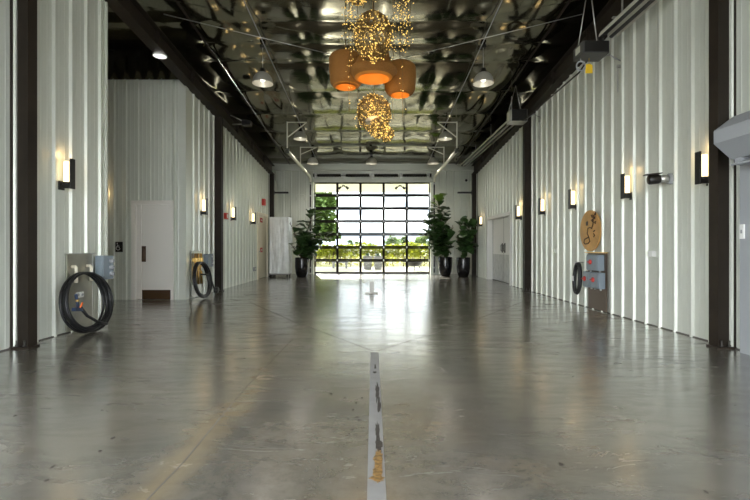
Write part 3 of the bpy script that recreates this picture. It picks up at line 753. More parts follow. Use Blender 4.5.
for z in (0.75, 0.84, 0.93):
    b = MB(); b.lathe((-XW + 0.15, 10.98, z), [(0.035, 0), (0.035, 0.03), (0.001, 0.04)], 14, axis='X'); b.build('knob', M['grey'], t)
t, pts = hose_coil('hose_coil', 'smaller black hose coil hanging in front of brass pipes', (-XW + 0.19, 9.96, 0.42), 0.46, 0.40, 11, 0.022, 1, 9, 0.13, spread=0.085)
b = MB(); b.lathe((-XW + 0.34, 10.74, 0.12), [(0.03, -0.05), (0.075, -0.04), (0.075, 0.04), (0.03, 0.05)], 14, axis='X', cap0=True, cap1=True); b.tube([(-XW + 0.32, 10.7, 0.12), (-XW + 0.30, 10.55, 0.35), (-XW + 0.29, 10.3, 0.52), (-XW + 0.27, 10.0, 0.55)], 0.02, 8); b.build('coupling', M['black'], t)
# left wall small devices
def small_box(name, lab, cat, wall, y, z, w, h, dpt, m, face=None):
    t = thing(name, lab, cat, (wall * XW, y, z))
    x0 = wall * (XW - 0.0); x1 = wall * (XW - 0.036 - dpt)
    b = MB(); b.box((x0, y - w / 2, z - h / 2), (x1, y + w / 2, z + h / 2), bev=0.006); b.build('housing', M[m], t)
    b = MB(); xf = x1 - wall * 0.004
    b.box((x1, y - w * 0.22, z - h * 0.3), (xf, y + w * 0.22, z + h * 0.3)); b.build('face_plate', M[face or 'white'], t)
small_box('mounted_fire_alarm', 'small red fire alarm between the mid wall column and two sconces', 'fire alarm', -1, 12.38, 2.04, 0.16, 0.17, 0.04, 'red')
small_box('mounted_alarm_horn', 'red alarm horn high on the wall above the cream exit door', 'alarm horn', -1, 16.6, 2.86, 0.22, 0.24, 0.07, 'red', 'red')
small_box('mounted_wall_outlet', 'grey outlet box low on the wall before the cream exit door', 'outlet', -1, 15.35, 0.40, 0.16, 0.14, 0.04, 'grey')
small_box('mounted_wall_outlet', 'white outlet box on the wall below the bullet camera', 'outlet', 1, 6.52, 1.07, 0.10, 0.085, 0.03, 'white')
small_box('mounted_wall_outlet', 'small pale outlet box on the wall past the wooden sign', 'outlet', 1, 10.0, 1.09, 0.09, 0.11, 0.02, 'panel', 'panel')
small_box('mounted_wall_outlet', 'small white outlet low on the wall between the figs and double door', 'outlet', 1, 17.0, 0.46, 0.10, 0.13, 0.02, 'white')

# ------------------------------------------------------------------ right wall station
t = thing('wall_sign', 'round wooden sign with a burnt shovel and vine drawing above grey switch boxes', 'sign', (XW, 8.24, 1.47))
xs = XW - 0.075
def ell(n, a, b_, rot): return [(a * math.cos(2 * PI * k / n) * math.cos(rot) - b_ * math.sin(2 * PI * k / n) * math.sin(rot), a * math.cos(2 * PI * k / n) * math.sin(rot) + b_ * math.sin(2 * PI * k / n) * math.cos(rot)) for k in range(n)]
# u runs towards the camera (-Y), v up
U, V_, N_ = (0, -1, 0), (0, 0, 1), (-1, 0, 0)
SO = (xs, 8.26, 1.475)
b = MB(); b.prism(ell(48, 0.375, 0.385, 0.3), SO, U, V_, N_, 0.03); b.build('sign_board', M['wood'], t)
b = MB(); b.box((xs, 8.10, 1.35), (XW - 0.0, 8.40, 1.6)); b.build('sign_batten', M['black'], t)
def S(u, v, k=0.004): return Vector((xs - 0.03 - k, 8.26 - u, 1.475 + v))
b = MB(); lw = 0.011
def line(pts, w=lw): b.tube([S(u, v) for u, v in pts], w, 6)
line([(-0.02, -0.12), (-0.19, -0.16), (-0.21, -0.22), (-0.16, -0.25), (-0.05, -0.24), (0.02, -0.20), (-0.02, -0.12)])   # shovel blade
line([(-0.02, -0.12), (-0.08, -0.05), (-0.05, 0.05), (0.03, 0.06), (0.09, 0.04), (0.14, 0.12), (0.16, 0.28)])            # vine stem
for u, v, a in ((0.16, 0.22, 0.6), (0.13, 0.16, 2.6), (0.18, 0.15, 0.2), (0.11, 0.24, 2.3), (0.19, 0.28, 0.9)):
    line([(u, v), (u + 0.07 * math.cos(a), v + 0.07 * math.sin(a)), (u + 0.05 * math.cos(a - 0.8), v + 0.05 * math.sin(a - 0.8)), (u, v)], 0.009)
line([(0.15, -0.02), (0.21, 0.0)], 0.010); line([(0.16, -0.06), (0.2, -0.09), (0.16, -0.12)], 0.010)
b.build('burnt_drawing', M['char'], t)
b = MB(); b.prism([(-0.13, 0.10), (-0.06, 0.10), (-0.05, 0.17), (-0.09, 0.19), (-0.14, 0.16)], S(0, 0, 0.0), U, V_, N_, 0.004); b.build('dark_red_mark', M['kick'], t)
t = thing('utility_panel', 'steel wall plate under the round wooden sign', 'utility panel', (XW, 8.1, 0))
xp2 = XW - 0.036
b = MB(); b.box((xp2, 7.76, 0.02), (xp2 - 0.012, 8.43, 1.06)); b.build('plate', M['plate_brown'], t)
b = MB(); b.box((xp2, 7.73, 1.06), (xp2 - 0.06, 8.47, 1.075)); b.build('top_flange', M['brass'], t)
for (ya, yb, za, zb, lab, nk) in ((7.83, 8.26, 0.74, 1.03, 'wide grey switch box at the top of the plate under the wooden sign', 1),
                             (8.13, 8.40, 0.42, 0.71, 'grey switch box on the low row, beside the black hanging hose', 1),
                             (7.80, 8.10, 0.42, 0.71, 'grey switch box on the low row, on the bullet camera side of its twin', 1)):
    s = thing('mounted_switch_box', lab, 'switch box', (xp2, (ya + yb) / 2, za))
    b = MB(); b.box((xp2 - 0.0125, ya, za), (xp2 - 0.13, yb, zb), bev=0.012); b.build('enclosure', M['grey_box'], s)
    b = MB(); b.box((xp2 - 0.13, ya + 0.02, za + 0.02), (xp2 - 0.142, yb - 0.02, zb - 0.02), bev=0.004); b.build('cover', M['grey_box'], s)
    yk = (ya + yb) / 2 + 0.03; zk = (za + zb) / 2 + 0.01
    b = MB(); b.lathe((xp2 - 0.142, yk, zk), [(0.045, 0), (0.045, -0.02), (0.02, -0.025), (0.001, -0.025)], 18, axis='X'); b.box((xp2 - 0.16, yk - 0.05, zk - 0.012), (xp2 - 0.185, yk + 0.05, zk + 0.012), bev=0.004); b.build('rotary_switch', M['red'], s)
    for yl in (ya + 0.05, yb - 0.05):
        b = MB(); b.cyl((xp2 - 0.07, yl, za - 0.03), (xp2 - 0.07, yl, za + 0.002), 0.018, 10); b.build('cable_gland', M['galv'], s)
# narrow hanging coil
t, pts = hose_coil('hanging_hose', 'narrow black hose bundle hanging beside the plate under the wooden sign', (XW - 0.075, 8.72, 0.55), 0.13, 0.30, 7, 0.02, -1, 21, 0.03, spread=0.05)
b = MB(); b.tube([(XW, 8.72, 0.86), (XW - 0.14, 8.72, 0.86), (XW - 0.15, 8.72, 0.89)], 0.012, 8); b.build('wall_hook', M['galv'], t)
b = MB(); b.box((XW - 0.22, 8.68, 0.5), (XW - 0.212, 8.76, 0.6)); b.build('white_tag', M['white'], t)

# bullet camera on the right wall
t = thing('mounted_bullet_camera', 'black bullet camera between two sconces on the sign wall', 'security camera', (XW, 6.2, 2.13))
c0 = Vector((XW - 0.035, 6.12, 2.12))
b = MB(); b.lathe(c0, [(0.075, 0.035), (0.075, -0.02), (0.05, -0.03)], 20, axis='X', cap0=True, cap1=True); b.build('camera_mount', M['grey'], t)
b = MB(); b.cyl(c0 + Vector((-0.03, 0, 0)), c0 + Vector((-0.14, 0.02, 0.0)), 0.055, 16); b.build('camera_joint', M['galv'], t)
d = Vector((-0.97, 0.22, -0.08)).normalized(); side = d.cross(Vector((0, 0, 1))).normalized(); upv = side.cross(d)
cc = c0 + Vector((-0.14, 0.02, 0.0))
b = MB(); b.tube([cc - d * 0.02, cc + d * 0.02, cc + d * 0.12, cc + d * 0.14], 0.07, 18, rads=[0.05, 0.068, 0.068, 0.06]); b.build('camera_body', M['black'], t)
b = MB(); b.obox(cc + d * 0.075 + upv * 0.074, d, side, upv, 0.105, 0.06, 0.006); b.build('sun_shield', M['black'], t)

# ------------------------------------------------------------------ grey shutter hood at the near right
t = thing('shutter_hood', 'grey eight sided roller shutter hood jutting out beside the brown column', 'shutter hood', (XW, 3.6, 2.12))
prof = [(0.0, 2.60), (0.22, 2.60), (0.43, 2.44), (0.43, 2.30), (0.24, 2.13), (0.0, 2.13)]
y0, y1 = 4.83, 1.2
vs = [(XW - o - 0.0, y0, z) for o, z in prof] + [(XW - o, y1, z) for o, z in prof]; n = len(prof)
b = MB(); b.add(vs, [tuple(range(n)), tuple(range(2 * n - 1, n - 1, -1))] + [(i, n + i, n + (i + 1) % n, (i + 1) % n) for i in range(n)]); b.build('hood_cover', M['hood'], t)
b = MB(); b.box((XW - 0.24, 4.70, 2.06), (XW - 0.03, 4.78, 2.13)); b.obox((XW - 0.22, 4.55, 2.085), (0, 1, 0), (1, 0, 0.35), (0.35, 0, -1), 0.2, 0.09, 0.01); b.build('hood_bracket', M['hood'], t)
b = MB(); b.box((XW - 0.10, 4.74, 0.0), (XW - 0.036, 4.88, 2.128)); b.build('guide_rail', M['hood'], t)
b = MB(); b.box((XW - 0.0715, 1.2, 0.02), (XW - 0.058, 4.74, 2.13))
for k in range(16): b.box((XW - 0.082, 1.2, 0.06 + k * 0.13), (XW - 0.0715, 4.74, 0.10 + k * 0.13))
b.build('shutter_curtain', M['hood'], t)
t = thing('mounted_switch_plate', 'small pale switch plate on the near face of the shutter guide', 'switch', (XW, 4.84, 1.3))
b = MB(); b.box((XW - 0.117, 4.81, 1.26), (XW - 0.1005, 4.87, 1.42), bev=0.003); b.build('plate', M['white'], t)
b = MB(); b.box((XW - 0.121, 4.83, 1.32), (XW - 0.117, 4.85, 1.36)); b.build('toggle', M['grey'], t)

# ------------------------------------------------------------------ tube heaters
def heater(y0, y1, z, box, box_m, lab):
    t = thing('hanging_tube_heater', lab, 'tube heater', (3.8, y0, z))
    s = 1 if y1 > y0 else -1
    xa, xb, za, zb = box
    ya, yb = (y0 - 0.42 * s, y0 - 0.06 * s)
    b = MB(); b.box((xa, ya, za), (xb, yb, zb), bev=0.015); bx = b.build('burner_box', M[box_m], t)
    yf = min(ya, yb)
    b = MB(); b.box((xa + 0.03, yf - 0.004, za + 0.02), (xb - 0.02, yf, zb - 0.01)); b.build('louvred_front', M['black'], bx)
    b = MB(); b.box((xa - 0.004, yf + 0.10, za + 0.06), (xa, yf + 0.26, zb - 0.04)); b.build('rating_plate', M['panel'], bx)
    b = MB(); b.tube([(xb - 0.1, (ya + yb) / 2, zb - 0.05), (xb - 0.06, (ya + yb) / 2, zb + 0.03), (3.72, y0 - 0.02 * s, z), (3.72, y0 + 0.1 * s, z)], 0.045, 10); b.build('flexible_duct', M['black'], t)
    for X in (3.72, 3.87):
        b = MB(); b.tube([(X, y0, z), (X, y1 - s * 0.1, z)], 0.036, 12); b.build('heater_tube', M['black'], t)
        b = MB(); prof = [(-0.072, -0.035), (-0.07, 0.0), (-0.04, 0.05), (0.04, 0.05), (0.07, 0.0), (0.072, -0.035)]
        vs = []
        for yq in (y0 + s * 0.04, y1):
            for p, q in prof: vs.append((X + p, yq, z + q))
            for p, q in prof[::-1]: vs.append((X + p * 0.97, yq, z + q - 0.004))
        n = len(prof) * 2
        b.add(vs, [(i, (i + 1) % n, n + (i + 1) % n, n + i) for i in range(n)]); b.build('reflector', M['chrome'], t)
    b = MB(); ym = y1 - s * 0.1
    b.tube([(3.795 - 0.075 * math.cos(q), ym + s * 0.075 * math.sin(q), z) for q in [R(v) for v in range(0, 181, 20)]], 0.036, 10); b.build('return_bend', M['black'], t)
    yy = y0 + s * 0.45
    while (yy - y1) * s < -0.1:
        b = MB(); b.box((3.645, yy - 0.02, z + 0.051), (3.945, yy + 0.02, z + 0.075)); b.box((3.785, yy - 0.01, z + 0.075), (3.805, yy + 0.01, zc(yy) - 0.1)); b.build('hanger_strap', M['galv'], t); yy += s * 2.1
    ym = (ya + yb) / 2; xm = (xa + xb) / 2 - 0.05
    for dx in (-0.16, 0.16):
        b = MB(); b.tube([(xm + dx, ym, zb - 0.005), (xm + 0.02, ym, zc(ym) - 0.12)], 0.009, 6); b.build('chain', M['galv'], t)
    return t
M['chrome'] = mat('polished_reflector', (0.82, 0.81, 0.72), 0.32, 0.35)
heater(7.15, 0.6, 4.60, (3.44, 3.88, 4.35, 4.56), 'heater_box', 'tube heater with the dark grey burner box over the wooden sign wall')
h2 = heater(11.6, 18.55, 4.60, (3.50, 3.93, 4.36, 4.68), 'galv', 'tube heater with the pale burner box running towards the glass door')
# gas pipe, flue ring and tag
t = MB(); t.tube([(3.70, 7.575, 4.40), (3.70, 7.9, 4.3), (3.72, 10.9, 4.3), (3.72, 11.16, 4.40)], 0.014, 8); tag(t.build('hanging_gas_pipe', M['brown']), 'thin dark gas pipe linking the two tube heaters', 'gas pipe')
t = MB(); p = at(589, 69, 7.3)
t.prism([(-0.06, -0.07), (0.06, -0.07), (0.06, 0.06), (0.02, 0.09), (-0.05, 0.08)], p, (1, 0, 0), (0, 0, 1), (0, 1, 0), 0.004); t.tube([p + Vector((0, 0, 0.07)), p + Vector((0.01, 0.02, 0.19))], 0.003, 5)
tag(t.build('hanging_tag', M['yellow']), 'small yellow tag hanging under the dark grey heater box', 'tag')
t = MB(); p = at(581, 66, 7.32); t.tube([p + Vector((0.075 * math.cos(2 * PI * k / 20), 0.0, 0.075 * math.sin(2 * PI * k / 20))) for k in range(20)], 0.014, 8, closed=True); t.tube([p + Vector((0, 0, 0.075)), p + Vector((0, 0.02, 0.13))], 0.008, 6)
tag(t.build('hanging_ring', M['grey']), 'grey ring hanging under the dark grey heater box', 'ring')
for yq, zq, lab in ((7.4, 4.18, 'pull chain hanging on the wall under the dark grey heater box'), (10.9, 4.25, 'pull chain hanging on the wall under the pale heater box')):
    t = MB()
    x = XW - 0.055
    for k in range(14):
        zz = zq - k * 0.03
        t.tube([(x + (0.009 * math.cos(a) if k % 2 else 0), yq + (0 if k % 2 else 0.011 * math.cos(a)), zz + 0.019 * math.sin(a)) for a in [2 * PI * j / 8 for j in range(8)]], 0.004, 5, closed=True)
    t.box((x - 0.01, yq - 0.02, zq + 0.01), (XW, yq + 0.02, zq + 0.05))
    tag(t.build('hanging_chain', M['galv']), lab, 'chain')
    t = MB(); t.tube([(3.895 if yq < 9 else 3.94, yq + 0.02 if yq < 9 else 11.25, zq + 0.2), (3.98, yq, zq + 0.22), (4.05, yq - 0.02, zq + 0.16), (XW, yq, zq + 0.12)], 0.010, 6)
    tag(t.build('hanging_cable', M['grey']), 'short grey cable from the ' + ('dark grey' if yq < 9 else 'pale') + ' heater box to the wall', 'cable')
# bracket lamp on the left rafter
t = thing('mounted_floodlight', 'small black floodlight on an arm at the beam past the recess', 'floodlight', (-3.96, 11.9, zr(11.9)))
p0, p1 = Vector((-3.95, 12.4, zr(12.4) + 0.1)), at(247, 124, 12.2)
b = MB(); b.tube([p0, p1], 0.018, 8); b.tube([p0 + Vector((0, -0.2, 0.2)), p1 + Vector((-0.05, 0, 0.05))], 0.014, 8); b.build('bracket_arm', M['galv'], t)
b = MB(); b.box(p1 - Vector((0.12, 0.10, 0.05)), p1 + Vector((0.12, 0.10, 0.09)), bev=0.02); b.build('lamp_head', M['black'], t)

# ------------------------------------------------------------------ chandelier group
YC = 7.0
def light_ball(label, px, py, rpx, n_wire, n_light, seed, y=YC, sc=(1, 1, 1), name='hanging_light_globe', hang=True, dense=1.0):
    rnd = random.Random(seed); c = at(px, py, y); r = rpx / F * y
    t = thing(name, label, 'light globe', c, 0, None)
    b = MB()
    for k in range(n_wire):
        ax = Vector((rnd.gauss(0, 1), rnd.gauss(0, 1), rnd.gauss(0, 1))).normalized(); a, q = basis(ax)
        rr = r * rnd.uniform(0.88, 1.0); off = rnd.uniform(-0.75, 0.75) * r; rad = math.sqrt(max(0.05 * r * r, rr * rr - off * off))
        pts = []
        for i in range(28):
            th = 2 * PI * i / 28
            p = ax * off + (a * math.cos(th) + q * math.sin(th)) * rad
            pts.append(c + Vector((p.x * sc[0], p.y * sc[1], p.z * sc[2])))
        b.tube(pts, 0.0026, 4, closed=True)
    if hang:
        b.tube([c + Vector((0, 0, r * sc[2])), Vector((c.x, c.y, zc(y) - 0.08))], 0.006, 6)
    b.build('wire_tangle', M['wire'], t)
    b = MB()
    for k in range(n_light):
        v = Vector((rnd.gauss(0, 1), rnd.gauss(0, 1), rnd.gauss(0, 1))).normalized() * r * (rnd.uniform(0.86, 1.03) if rnd.random() < 0.75 else rnd.uniform(0.3, 0.9))
        p = c + Vector((v.x * sc[0], v.y * sc[1], v.z * sc[2])); b.ball(p, rnd.uniform(0.0055, 0.0095), u=6, w=4)
    o = b.build('fairy_lights', M['fairy'], t); o['kind'] = 'stuff'
    return t
light_ball('large globe of warm fairy lights above the orange woven shades', 373, 36.5, 19.5, 75, 430, 1, YC - 1.15, (1, 1, 1.28))
light_ball('small globe of fairy lights at the very top of the chandelier', 358, -4, 9, 24, 110, 2, YC)
globe = light_ball('large amber globe of fairy lights below the orange woven shades', 374, 113, 17.5, 80, 460, 3, YC + 0.15, (1, 1, 1.05), hang=True)
light_ball('mid sized fairy light globe tucked under the larger amber one', 379, 128, 10.5, 45, 190, 4, YC - 0.42, hang=False, name='hanging_light_globe')
light_ball('smallest fairy light globe at the bottom of the chandelier', 386.5, 134, 7.5, 34, 120, 5, YC - 0.72, hang=False, name='hanging_light_globe')
# pale solid dome standing in for the white glint on the lower globe's glass
c = at(374, 121, YC - 0.14); b = MB(); b.lathe(c, [(0.14, -0.03), (0.125, 0.02), (0.08, 0.06), (0.02, 0.075)], 24); b.build('glass_glint', M['lamp_inner'], globe, False)
def woven_shade(label, cx, z0, y, prof, bot, core):
    c = Vector(((cx - VX) / F * y, y, z0))
    t = thing('woven_pendant_shade', label, 'pendant lamp', c, 0, 'orange woven pendant shades')
    b = MB(); b.lathe(c, prof, 40); b.build('lamp_shade', M['shade_out'], t, False)
    b = MB(); b.lathe(c, [(max(0.01, r - 0.008), z - 0.004) for r, z in prof[::-1]] + [(bot, prof[0][1] + 0.001), (bot - 0.004, prof[0][1] + 0.03), (bot * 0.9, prof[0][1] + 0.16)], 40)
    b.build('shade_lining', M['shade_in'], t, False)
    b = MB(); b.tube([(c.x, c.y, z0 + prof[-1][1] - 0.02), (c.x, c.y, zc(y) - 0.08)], 0.007, 6); b.build('lamp_cord', M['black'], t)
    b = MB(); b.ball(c + Vector((0, 0, core)), 0.06, u=14, w=10); b.build('bulb', M['bulb_warm'], t)
    L = bpy.data.lights.new('shade_light', 'POINT'); L.energy = 1.6; L.color = (1, 0.62, 0.22); L.shadow_soft_size = 0.08
    lo = bpy.data.objects.new('shade_light', L); COL.objects.link(lo); lo.location = c + Vector((0, 0, core - 0.10))
M['bulb_warm'] = mat('warm_bulb', (1, 0.7, 0.3), 0.4, emit=(1, 0.5, 0.14), estr=3.0)
k = YC / F
# a drum, a flattened drum in the middle and a rounded one, hung at three heights
zL = H + (247 - 85) * k
woven_shade('orange woven drum shade, highest of the three, hung closer to the recess', 346, zL, YC + 0.1, [(10.5 * k, 0.0), (14 * k, 1.5 * k), (16 * k, 5 * k), (17.2 * k, 18 * k), (17.2 * k, 29 * k), (15.5 * k, 32 * k), (3 * k, 33 * k)], 10.5 * k, 0.28)
kC = (YC - 0.45) / F
zC = H + (247 - 79) * kC
woven_shade('wide flattened orange woven shade in the middle under the fairy globe', 373.5, zC, YC - 0.45, [(q * kC, v * kC) for q, v in ((16, 0.0), (19.5, 1.5), (23.5, 7), (23, 10), (18, 15), (16, 22), (15, 28), (2, 29))], 16 * kC, 0.2)
zR = H + (247 - 92) * k
woven_shade('rounded orange woven shade, lowest of the three, hung closer to the heaters', 400, zR, YC + 0.15, [(10 * k, 0.0), (13.5 * k, 2 * k), (15.5 * k, 6 * k), (16.5 * k, 18 * k), (16.0 * k, 28 * k), (14 * k, 31 * k), (3 * k, 32 * k)], 10 * k, 0.26)
# hanging strands
ST = [(345, 48, -0.75, 'fairy light strand', 26), (352.5, 62, -0.25, '', 34), (349, 112, -0.45, '', 16), (401, 54, -0.2, '', 30), (396, 40, 0.25, '', 22), (407, 50, 0.05, '', 28), (402.5, 117, -0.5, '', 14), (410, 46, -0.3, '', 22), (357.5, 128, 0.4, '', 14), (393, 120, 0.75, '', 12), (363, 8, -0.75, '', 16), (377, 2, -0.75, '', 14), (349.5, 20, 0.5, '', 22), (404, 26, 0.45, '', 22)]
SLAB = ['fairy light strand beside the tall drum shade, ending at its top', 'fairy light strand running down the front of the tall drum shade', 'long thin strand hanging in front of the tall drum shade to below it',
        'fairy light strand hanging just in front of the rounded orange shade', 'fairy light strand between the big fairy globe and the rounded shade', 'fairy light strand over the outer half of the rounded shade',
        'long thin strand hanging in front of the rounded shade to below it', 'outermost fairy light strand on the heater side of the chandelier', 'long strand beside the lower amber globe, on the recess side', 'long strand beside the lower amber globe, on the heater side',
        'short fairy light strand against the top of the big globe', 'shortest fairy light strand above the big globe', 'fairy light strand near the small top globe', 'short fairy light strand high over the rounded shade']
for (px, py, dy, _, nl), lab in zip(ST, SLAB):
    rnd = random.Random(int(px * 10)); y = YC + dy; p = at(px, py, y); zt = zc(y) - 0.09
    t = thing('hanging_light_strand', lab, 'light strand', (p.x, p.y, zt), 0, None)
    b = MB(); pts = [(p.x + 0.008 * math.sin(i * 1.7), p.y, zt + (p.z - zt) * i / 24) for i in range(25)]; b.tube(pts, 0.0035, 5); b.build('wire', M['wire'], t)
    b = MB()
    for i in range(int(nl * 1.5)):
        f = rnd.uniform(0.25, 1.0); b.ball((p.x + rnd.uniform(-0.05, 0.05), p.y + rnd.uniform(-0.04, 0.04), zt + (p.z - zt) * f), rnd.uniform(0.005, 0.009), u=6, w=4)
    o = b.build('fairy_lights', M['fairy'], t); o['kind'] = 'stuff'
for px, sy, lab in ((379, 0, 0),):
    pass
for dx, lab in ((-0.02, 'warm glow of the chandelier over the woven shades'),):
    L = bpy.data.lights.new('fairy_glow', 'POINT'); L.energy = 5; L.color = (1, 0.6, 0.2); L.shadow_soft_size = 0.25
    lo = bpy.data.objects.new('fairy_glow', L); COL.objects.link(lo); lo.location = at(373, 104, YC - 0.3)

# ------------------------------------------------------------------ wrapped rack
t = thing('wrapped_rack', 'tall white rolling rack wrapped in plastic in the corner', 'rack', (-3.6, 17.1, 0))
x0, x1, y0, y1, z0, z1 = -3.94, -3.20, 16.75, 17.42, 0.16, 2.31
b = MB(); vs = []; ring = []
npt = 64; per = 2 * ((x1 - x0) + (y1 - y0))
for j in range(19):
    z = z0 + (z1 - z0) * j / 18
    for i in range(npt):
        s_ = per * i / npt
        if s_ < x1 - x0: p = Vector((x0 + s_, y0)); nn = Vector((0, -1))
        elif s_ < x1 - x0 + y1 - y0: p = Vector((x1, y0 + s_ - (x1 - x0))); nn = Vector((1, 0))
        elif s_ < 2 * (x1 - x0) + y1 - y0: p = Vector((x1 - (s_ - (x1 - x0) - (y1 - y0)), y1)); nn = Vector((0, 1))
        else: p = Vector((x0, y1 - (s_ - 2 * (x1 - x0) - (y1 - y0)))); nn = Vector((-1, 0))
        w = 0.026 * noise.noise(Vector((s_ * 6, z * 0.8, 1.0))) + 0.012 * noise.noise(Vector((s_ * 15, z * 2.5, 4.0)))
        vs.append((p.x + nn.x * w, p.y + nn.y * w, z))
fs = [(j * npt + i, j * npt + (i + 1) % npt, (j + 1) * npt + (i + 1) % npt, (j + 1) * npt + i) for j in range(18) for i in range(npt)]
fs += [tuple(range(npt - 1, -1, -1)), tuple(18 * npt + i for i in range(npt))]
b.add(vs, fs, 0, False); b.build('plastic_cover', M['wrap'], t)
b = MB(); b.box((x0 + 0.02, y0 + 0.02, 0.11), (x1 - 0.02, y1 - 0.02, 0.15)); b.build('base_frame', M['grey'], t)
for x in (x0 + 0.08, x1 - 0.08):
    for y in (y0 + 0.08, y1 - 0.08):
        b = MB(); b.lathe((x, y, 0.045), [(0.02, -0.016), (0.045, -0.014), (0.045, 0.014), (0.02, 0.016)], 14, axis='X', cap0=True, cap1=True); b.box((x - 0.024, y - 0.02, 0.05), (x + 0.024, y + 0.02, 0.11)); b.build('caster', M['black'], t)

# ------------------------------------------------------------------ potted fiddle leaf figs
def leaf_mesh(b, base, d, up, L, W, mi=0, curl=0.25):
    """obovate leaf with a folded midrib and a drooping tip"""
    d = d.normalized(); s = d.cross(up)
    s = s.normalized() if s.length > 1e-4 else Vector((1, 0, 0)); n = s.cross(d).normalized()
    prof = [(0.0, 0.02), (0.12, 0.10), (0.30, 0.26), (0.45, 0.36), (0.62, 0.47), (0.78, 0.50), (0.90, 0.38), (1.0, 0.06)]
    vs = []
    for t, w in prof:
        c = base + d * L * t - n * L * curl * t * t
        wv = 0.03 * L * math.sin(t * 14)
        vs += [c - s * W * w + n * (0.22 * W * w + wv), c, c + s * W * w + n * (0.22 * W * w - wv)]
    fs = []
    for i in range(len(prof) - 1):
        a = 3 * i; fs += [(a, a + 1, a + 4, a + 3), (a + 1, a + 2, a + 5, a + 4)]
    b.add(vs, fs, mi, True)
def fig(label, x, y, pr, ph, stems, seed, avoid, young=0):
    rnd = random.Random(seed)
    t = thing('potted_fig_tree', label, 'potted plant', (x, y, 0), 0)
    b = MB(); b.lathe((x, y, 0), [(pr * 0.62, 0.0), (pr * 0.70, 0.02), (pr * 0.90, ph * 0.22), (pr * 1.0, ph * 0.5), (pr * 0.99, ph * 0.97), (pr * 0.97, ph), (pr * 0.90, ph), (pr * 0.89, ph - 0.06)], 32, cap0=True); b.build('pot', M['black_gloss'], t)
    b = MB(); b.lathe((x, y, 0), [(pr * 0.895, ph - 0.055), (0.001, ph - 0.045)], 24); b.build('soil', M['soil'], t, False)
    bs, bl, by = MB(), MB(), MB()
    for (tx, ty, tz, n) in stems:
        p0 = Vector((x + rnd.uniform(-0.08, 0.08), y + rnd.uniform(-0.08, 0.08), ph - 0.05)); p3 = Vector((x + tx, y + ty, tz))
        pm = (p0 + p3) / 2 + Vector((rnd.uniform(-.08, .08), rnd.uniform(-.08, .08), 0)) + Vector((-tx, -ty, 0)) * 0.15
        pts = [p0 * (1 - s) ** 2 + pm * 2 * s * (1 - s) + p3 * s * s for s in [i / 10 for i in range(11)]]
        bs.tube(pts, 0.02, 7, rads=[0.024 - 0.0016 * i for i in range(11)])
        n = int(n * 1.8)
        for k in range(n):
            f = 0.22 + 0.78 * (k + rnd.random()) / n; i = min(9, int(f * 10)); c = pts[i].lerp(pts[i + 1], f * 10 - i) if i < 10 else pts[10]
            a = k * 2.4 + rnd.uniform(-.5, .5)
            el = rnd.uniform(-0.25, 0.75) + (0.5 if f > 0.9 else 0)
            d = Vector((math.cos(a) * math.cos(el), math.sin(a) * math.cos(el), math.sin(el)))
            L = rnd.uniform(0.28, 0.46); st = c + d * rnd.uniform(0.04, 0.12)
            bs.tube([c, st], 0.006, 5)
            isy = young and f > 0.88 and tz > young
            if st.y + d.y * L > YE - 0.24: d.y = -abs(d.y) * 0.4
            ex = st.x + d.x * L; ey = st.y + d.y * L
            if avoid(ex, ey) or avoid(st.x, st.y) or avoid((ex + st.x) / 2, (ey + st.y) / 2): continue
            xmax = XW - 0.2
            if abs(st.x + d.x * L) > xmax: d.x *= -0.3
            leaf_mesh(by if isy else bl, st, d, Vector((0, 0, 1)) + 0.25 * Vector((rnd.uniform(-1, 1), rnd.uniform(-1, 1), 0)), L, L * rnd.uniform(0.72, 0.92), 0, rnd.uniform(0.05, 0.45))
    bs.build('stem', M['bark'], t)
    o = bl.build('foliage', M['leaf'], t, False)
    if young: by.build('young_foliage', M['leaf_young'], t, False)
    return t
fig('bushy fig tree in a black pot between the wrapped rack and glass door', -2.78, 17.2, 0.27, 0.76,
    [(-0.34, -0.62, 2.05, 18), (-0.22, -0.55, 1.7, 18), (-0.1, 0.15, 1.75, 16), (0.05, -0.1, 1.65, 18), (0.42, 0.0, 2.40, 24), (0.68, -0.2, 1.62, 20), (1.0, 0.05, 1.60, 18), (-0.35, -0.3, 1.25, 14), (0.30, -0.35, 1.35, 16), (0.0, -0.4, 1.1, 14)], 11, lambda x, y: x < -2.98 and y > 16.5)
fig('tallest fig tree in a black pot beside the glass overhead door', 2.93, 17.85, 0.275, 0.76,
    [(-0.32, 0.0, 3.10, 30), (-0.62, -0.1, 2.15, 24), (-0.25, -0.25, 1.9, 24), (0.05, 0.1, 2.2, 22), (0.30, -0.1, 2.02, 22), (-0.45, -0.3, 1.45, 18), (0.1, -0.35, 1.4, 18), (-0.75, 0.05, 1.75, 16)], 12, lambda x, y: x > 3.14, 2.8)
fig('shorter fig tree in a black pot in the corner', 3.55, 17.3, 0.265, 0.76,
    [(-0.12, 0.0, 2.05, 26), (0.15, -0.2, 1.98, 24), (0.36, -0.30, 1.85, 24), (-0.3, -0.2, 1.55, 18), (0.22, -0.3, 1.45, 18), (0.0, -0.3, 1.7, 20)], 13, lambda x, y: x < 3.36 or (x > 3.80 and y > 17.32))

